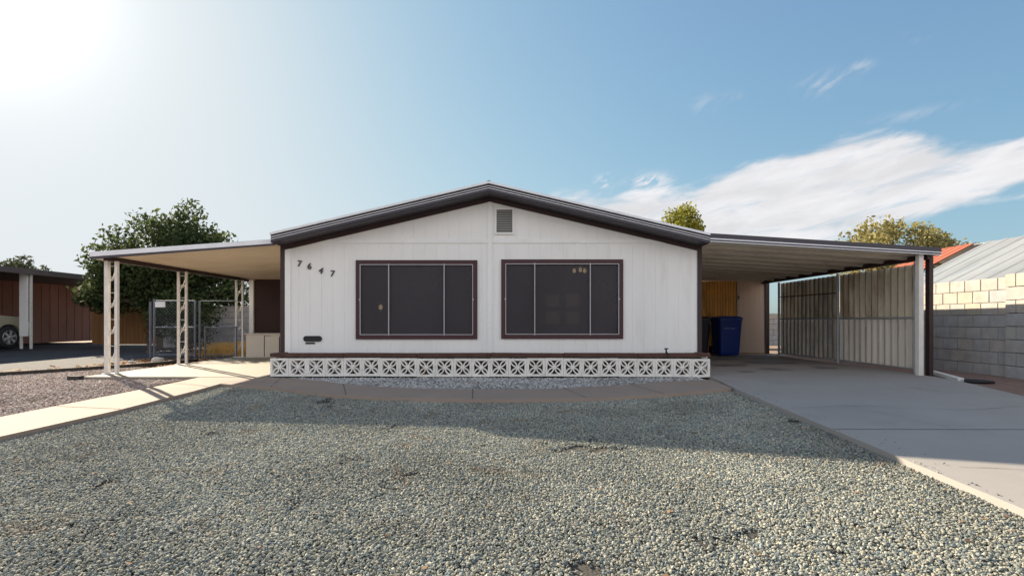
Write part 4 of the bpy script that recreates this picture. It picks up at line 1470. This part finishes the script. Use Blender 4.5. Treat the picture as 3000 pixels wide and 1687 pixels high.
P = np.column_stack([rng.uniform(-9.4, -7.1, k), rng.uniform(11.0, 13.2, k), -.07 + rng.uniform(0, .03, k)])
tag(cards(P, .03, LITTER, 'leaf_litter'), kind='stuff')
# dry grass
k = 9000
P = np.column_stack([rng.uniform(-9.0, -6.2, k), rng.uniform(14.0, 17.4, k), np.full(k, -.08)])
P = P[(np.sin(P[:, 1] * 2.6) > -.25) | (rng.uniform(0, 1, k) < .15)]
tag(cards(P, .02, DRY, 'dry_grass', False, .34), kind='stuff')
# bits of dry leaf and twig caught in the gravel
P = scatter(yard_poly, 0.30, 1.6, 7.6, 1.1)
P = P[rng.uniform(0, 1, len(P)) < .8]
edge = np.stack([3.06 - rng.gamma(1.3, .07, 170), rng.uniform(1.6, 7.0, 170)], 1)
P = np.concatenate([P, edge])
tag(cards(np.column_stack([P, np.array([gz(y) for y in P[:, 1]]) - .036]), .011, mat('dry_brown_leaf', (0.20, 0.115, 0.06), 0.9, 0.4, 14), 'fallen_leaf_bits'), kind='stuff')
# stray stones kicked onto the concrete edge
P = np.stack([3.13 + rng.gamma(1.1, .05, 90), rng.uniform(1.6, 7.0, 90)], 1)
gravel('stray_gravel', P, .008, .012, ST_BLUE, 4)
# a pale stone by the gate
def rock(c, r, name, m, label):
    bm = bmesh.new()
    bmesh.ops.create_icosphere(bm, subdivisions=3, radius=1)
    for v in bm.verts:
        d_ = 1 + .35 * mnoise.noise(v.co * 1.6 + Vector(c))
        v.co = Vector(c) + Vector((v.co.x * r[0], v.co.y * r[1], v.co.z * r[2])) * d_
    me = bpy.data.meshes.new(name)
    bm.to_mesh(me)
    bm.free()
    me.materials.append(m)
    o = bpy.data.objects.new(name, me)
    COL.objects.link(o)
    return tag(o, label, 'stone', 'loose stones by the gate')
PALE = mat('pale_stone', (.55, .50, .44), .9, .15, 12)
rock((-8.55, 12.35, -.04), (.14, .10, .09), 'stone', PALE, 'largest pale loose stone lying in front of the chain link gate')
rock((-8.95, 12.05, -.06), (.09, .07, .05), 'stone', PALE, 'small pale stone, left of the largest one at the gate')
rock((-8.20, 12.3, -.06), (.07, .06, .045), 'stone', PALE, 'small pale stone, right of the largest one at the gate')

# ================================================================== TREES
def leaves(centres, radii, per, size, squash=1.0):
    """leaf quads spread through irregular clumps"""
    C, Tn = [], []
    for c, r in zip(centres, radii):
        n = max(6, int(per * r * r))
        d_ = rng.normal(0, 1, (n, 3))
        d_ /= np.linalg.norm(d_, axis=1)[:, None]
        rad = r * rng.uniform(.25, 1.0, n) ** .55
        rad *= 1 + .25 * rng.normal(0, 1, n) * .5
        p = np.array(c) + d_ * rad[:, None] * np.array([1, 1, squash])
        C.append(p)
        tone = rng.normal(.45, .12) 
        Tn.append(np.clip(tone + rng.normal(0, .22, n), 0, 1))
    C = np.concatenate(C)
    Tn = np.concatenate(Tn)
    n = len(C)
    a = rng.normal(0, 1, (n, 3))
    a /= np.linalg.norm(a, axis=1)[:, None]
    b = np.cross(a, rng.normal(0, 1, (n, 3)))
    b /= np.linalg.norm(b, axis=1)[:, None]
    s = size * rng.uniform(.6, 1.4, n)
    u, v = a * s[:, None], b * (s * .5)[:, None]
    V = np.stack([C - u, C + v, C + u, C - v], 1).reshape(-1, 3)
    return V, np.arange(4 * n).reshape(n, 4), Tn
def tree(name, label, base, trunk_h, tips, r_trunk, clump_r, per, size, lm, group=None, cat='tree'):
    root = empty(name, base, label, cat, group)
    mb = MB()
    b = Vector(base)
    fork = b + Vector((random.uniform(-.1, .1), random.uniform(-.1, .1), trunk_h))
    mb.tube([b, b + (fork - b) * .5 + Vector((.05, 0, 0)), fork], [r_trunk, r_trunk * .8, r_trunk * .7], 10)
    for i, tp in enumerate(tips):
        if i % 3 == 0 or len(tips) < 14:
            tp = Vector(tp)
            mid = fork.lerp(tp, .5) + Vector((random.uniform(-.2, .2), random.uniform(-.2, .2), random.uniform(.0, .3)))
            mb.tube([fork, mid, tp], [r_trunk * .45, r_trunk * .25, r_trunk * .07], 6)
    mb.build('trunk', BARK, root)
    V, F, T = leaves(tips, [clump_r * random.uniform(.65, 1.3) for _ in tips], per, size)
    raw_mesh('crown', V, F, lm, T, root)
    return root
def blob_tips(c, rad, n, seed, shell=.55):
    r_ = random.Random(seed)
    out = []
    while len(out) < n:
        d_ = Vector((r_.gauss(0, 1), r_.gauss(0, 1), r_.gauss(0, 1))).normalized()
        k = r_.uniform(shell, 1.0)
        out.append((c[0] + d_.x * rad[0] * k, c[1] + d_.y * rad[1] * k, c[2] + d_.z * rad[2] * k))
    return out
# big dark tree left of the patio
K = 18.3 / 21
def kk(l):
    return [(x * K + .35, y * K, -.12 + .91 + (z - .91) * K) for x, y, z in l]
tips = kk(blob_tips((-14.5, 21, 3.3), (2.6, 2.3, 1.75), 90, 3) + blob_tips((-16.3, 20.6, 2.6), (1.5, 1.6, 1.1), 24, 4) + blob_tips((-12.7, 20.8, 3.5), (1.0, 1.4, 1.1), 20, 5) + [(-13.6, 21, 5.5), (-13.7, 21, 5.1), (-15.5, 21, 4.9), (-14.9, 21, 4.9)] + blob_tips((-12.5, 20.4, 2.1), (1.6, 1.0, .7), 22, 6) + blob_tips((-15.2, 20.4, 2.1), (2.0, 1.0, .5), 18, 8))
tree('shade_tree', 'large dense dark green tree rising behind the left patio cover', (-12.5, 18.4, -.05), 1.4, tips, .26, .50, 720, .075, LEAFD)
# small trees behind the neighbour's roof
tree('background_tree', 'leftmost small grey green tree top showing over the neighbouring roof', (-38.8, 40, 0), 3.0, blob_tips((-38.8, 40, 4.9), (1.3, 1.2, .9), 12, 11), .2, .6, 300, .14, LEAFF, 'tree tops over the left roof')
tree('background_tree', 'lower small grey green tree top between the left edge tree and the big dark tree', (-37.2, 40, 0), 3.0, blob_tips((-37.2, 40, 4.5), (1.0, 1.2, .7), 9, 12), .2, .55, 300, .14, LEAFF, 'tree tops over the left roof')
# trees behind the roof and the carport
tree('background_tree', 'round yellow green tree top rising over the right roof slope', (9.4, 28, 0), 4.2, blob_tips((9.35, 28, 5.95), (1.15, 1.1, .95), 34, 21), .2, .44, 720, .085, LEAFY)
tree('background_tree', 'airy yellowish olive tree beyond the right carport roof', (19.0, 25.5, 0), 2.6, blob_tips((18.7, 25.5, 4.6), (2.3, 2.0, 1.2), 46, 22) + blob_tips((20.8, 25.5, 4.2), (1.1, 1.4, .8), 16, 23) + blob_tips((18.6, 25.5, 3.6), (2.4, 1.6, .8), 16, 25), .22, .55, 330, .10, LEAFO)
tree('background_tree', 'dark grey green tree top just right of the airy olive tree', (25.6, 29, 0), 2.8, blob_tips((25.3, 29, 4.5), (.9, 1.2, .6), 10, 24), .2, .5, 330, .10, LEAFF)
# bushes
tree('shrub', 'dark bush with pale leaves behind the chain link gate', (-9.1, 14.2, -.05), .25, blob_tips((-9.0, 14.2, .45), (.65, .5, .35), 18, 31, .3), .04, .20, 2300, .035, LEAFB, cat='shrub')
tree('shrub', 'dark leafy mass of shrubs deep behind the gate under the big tree', (-11.5, 16.2, -.05), .4, blob_tips((-10.5, 16.2, .85), (1.25, .6, .75), 46, 32, .2), .05, .32, 900, .05, LEAFD, cat='shrub')
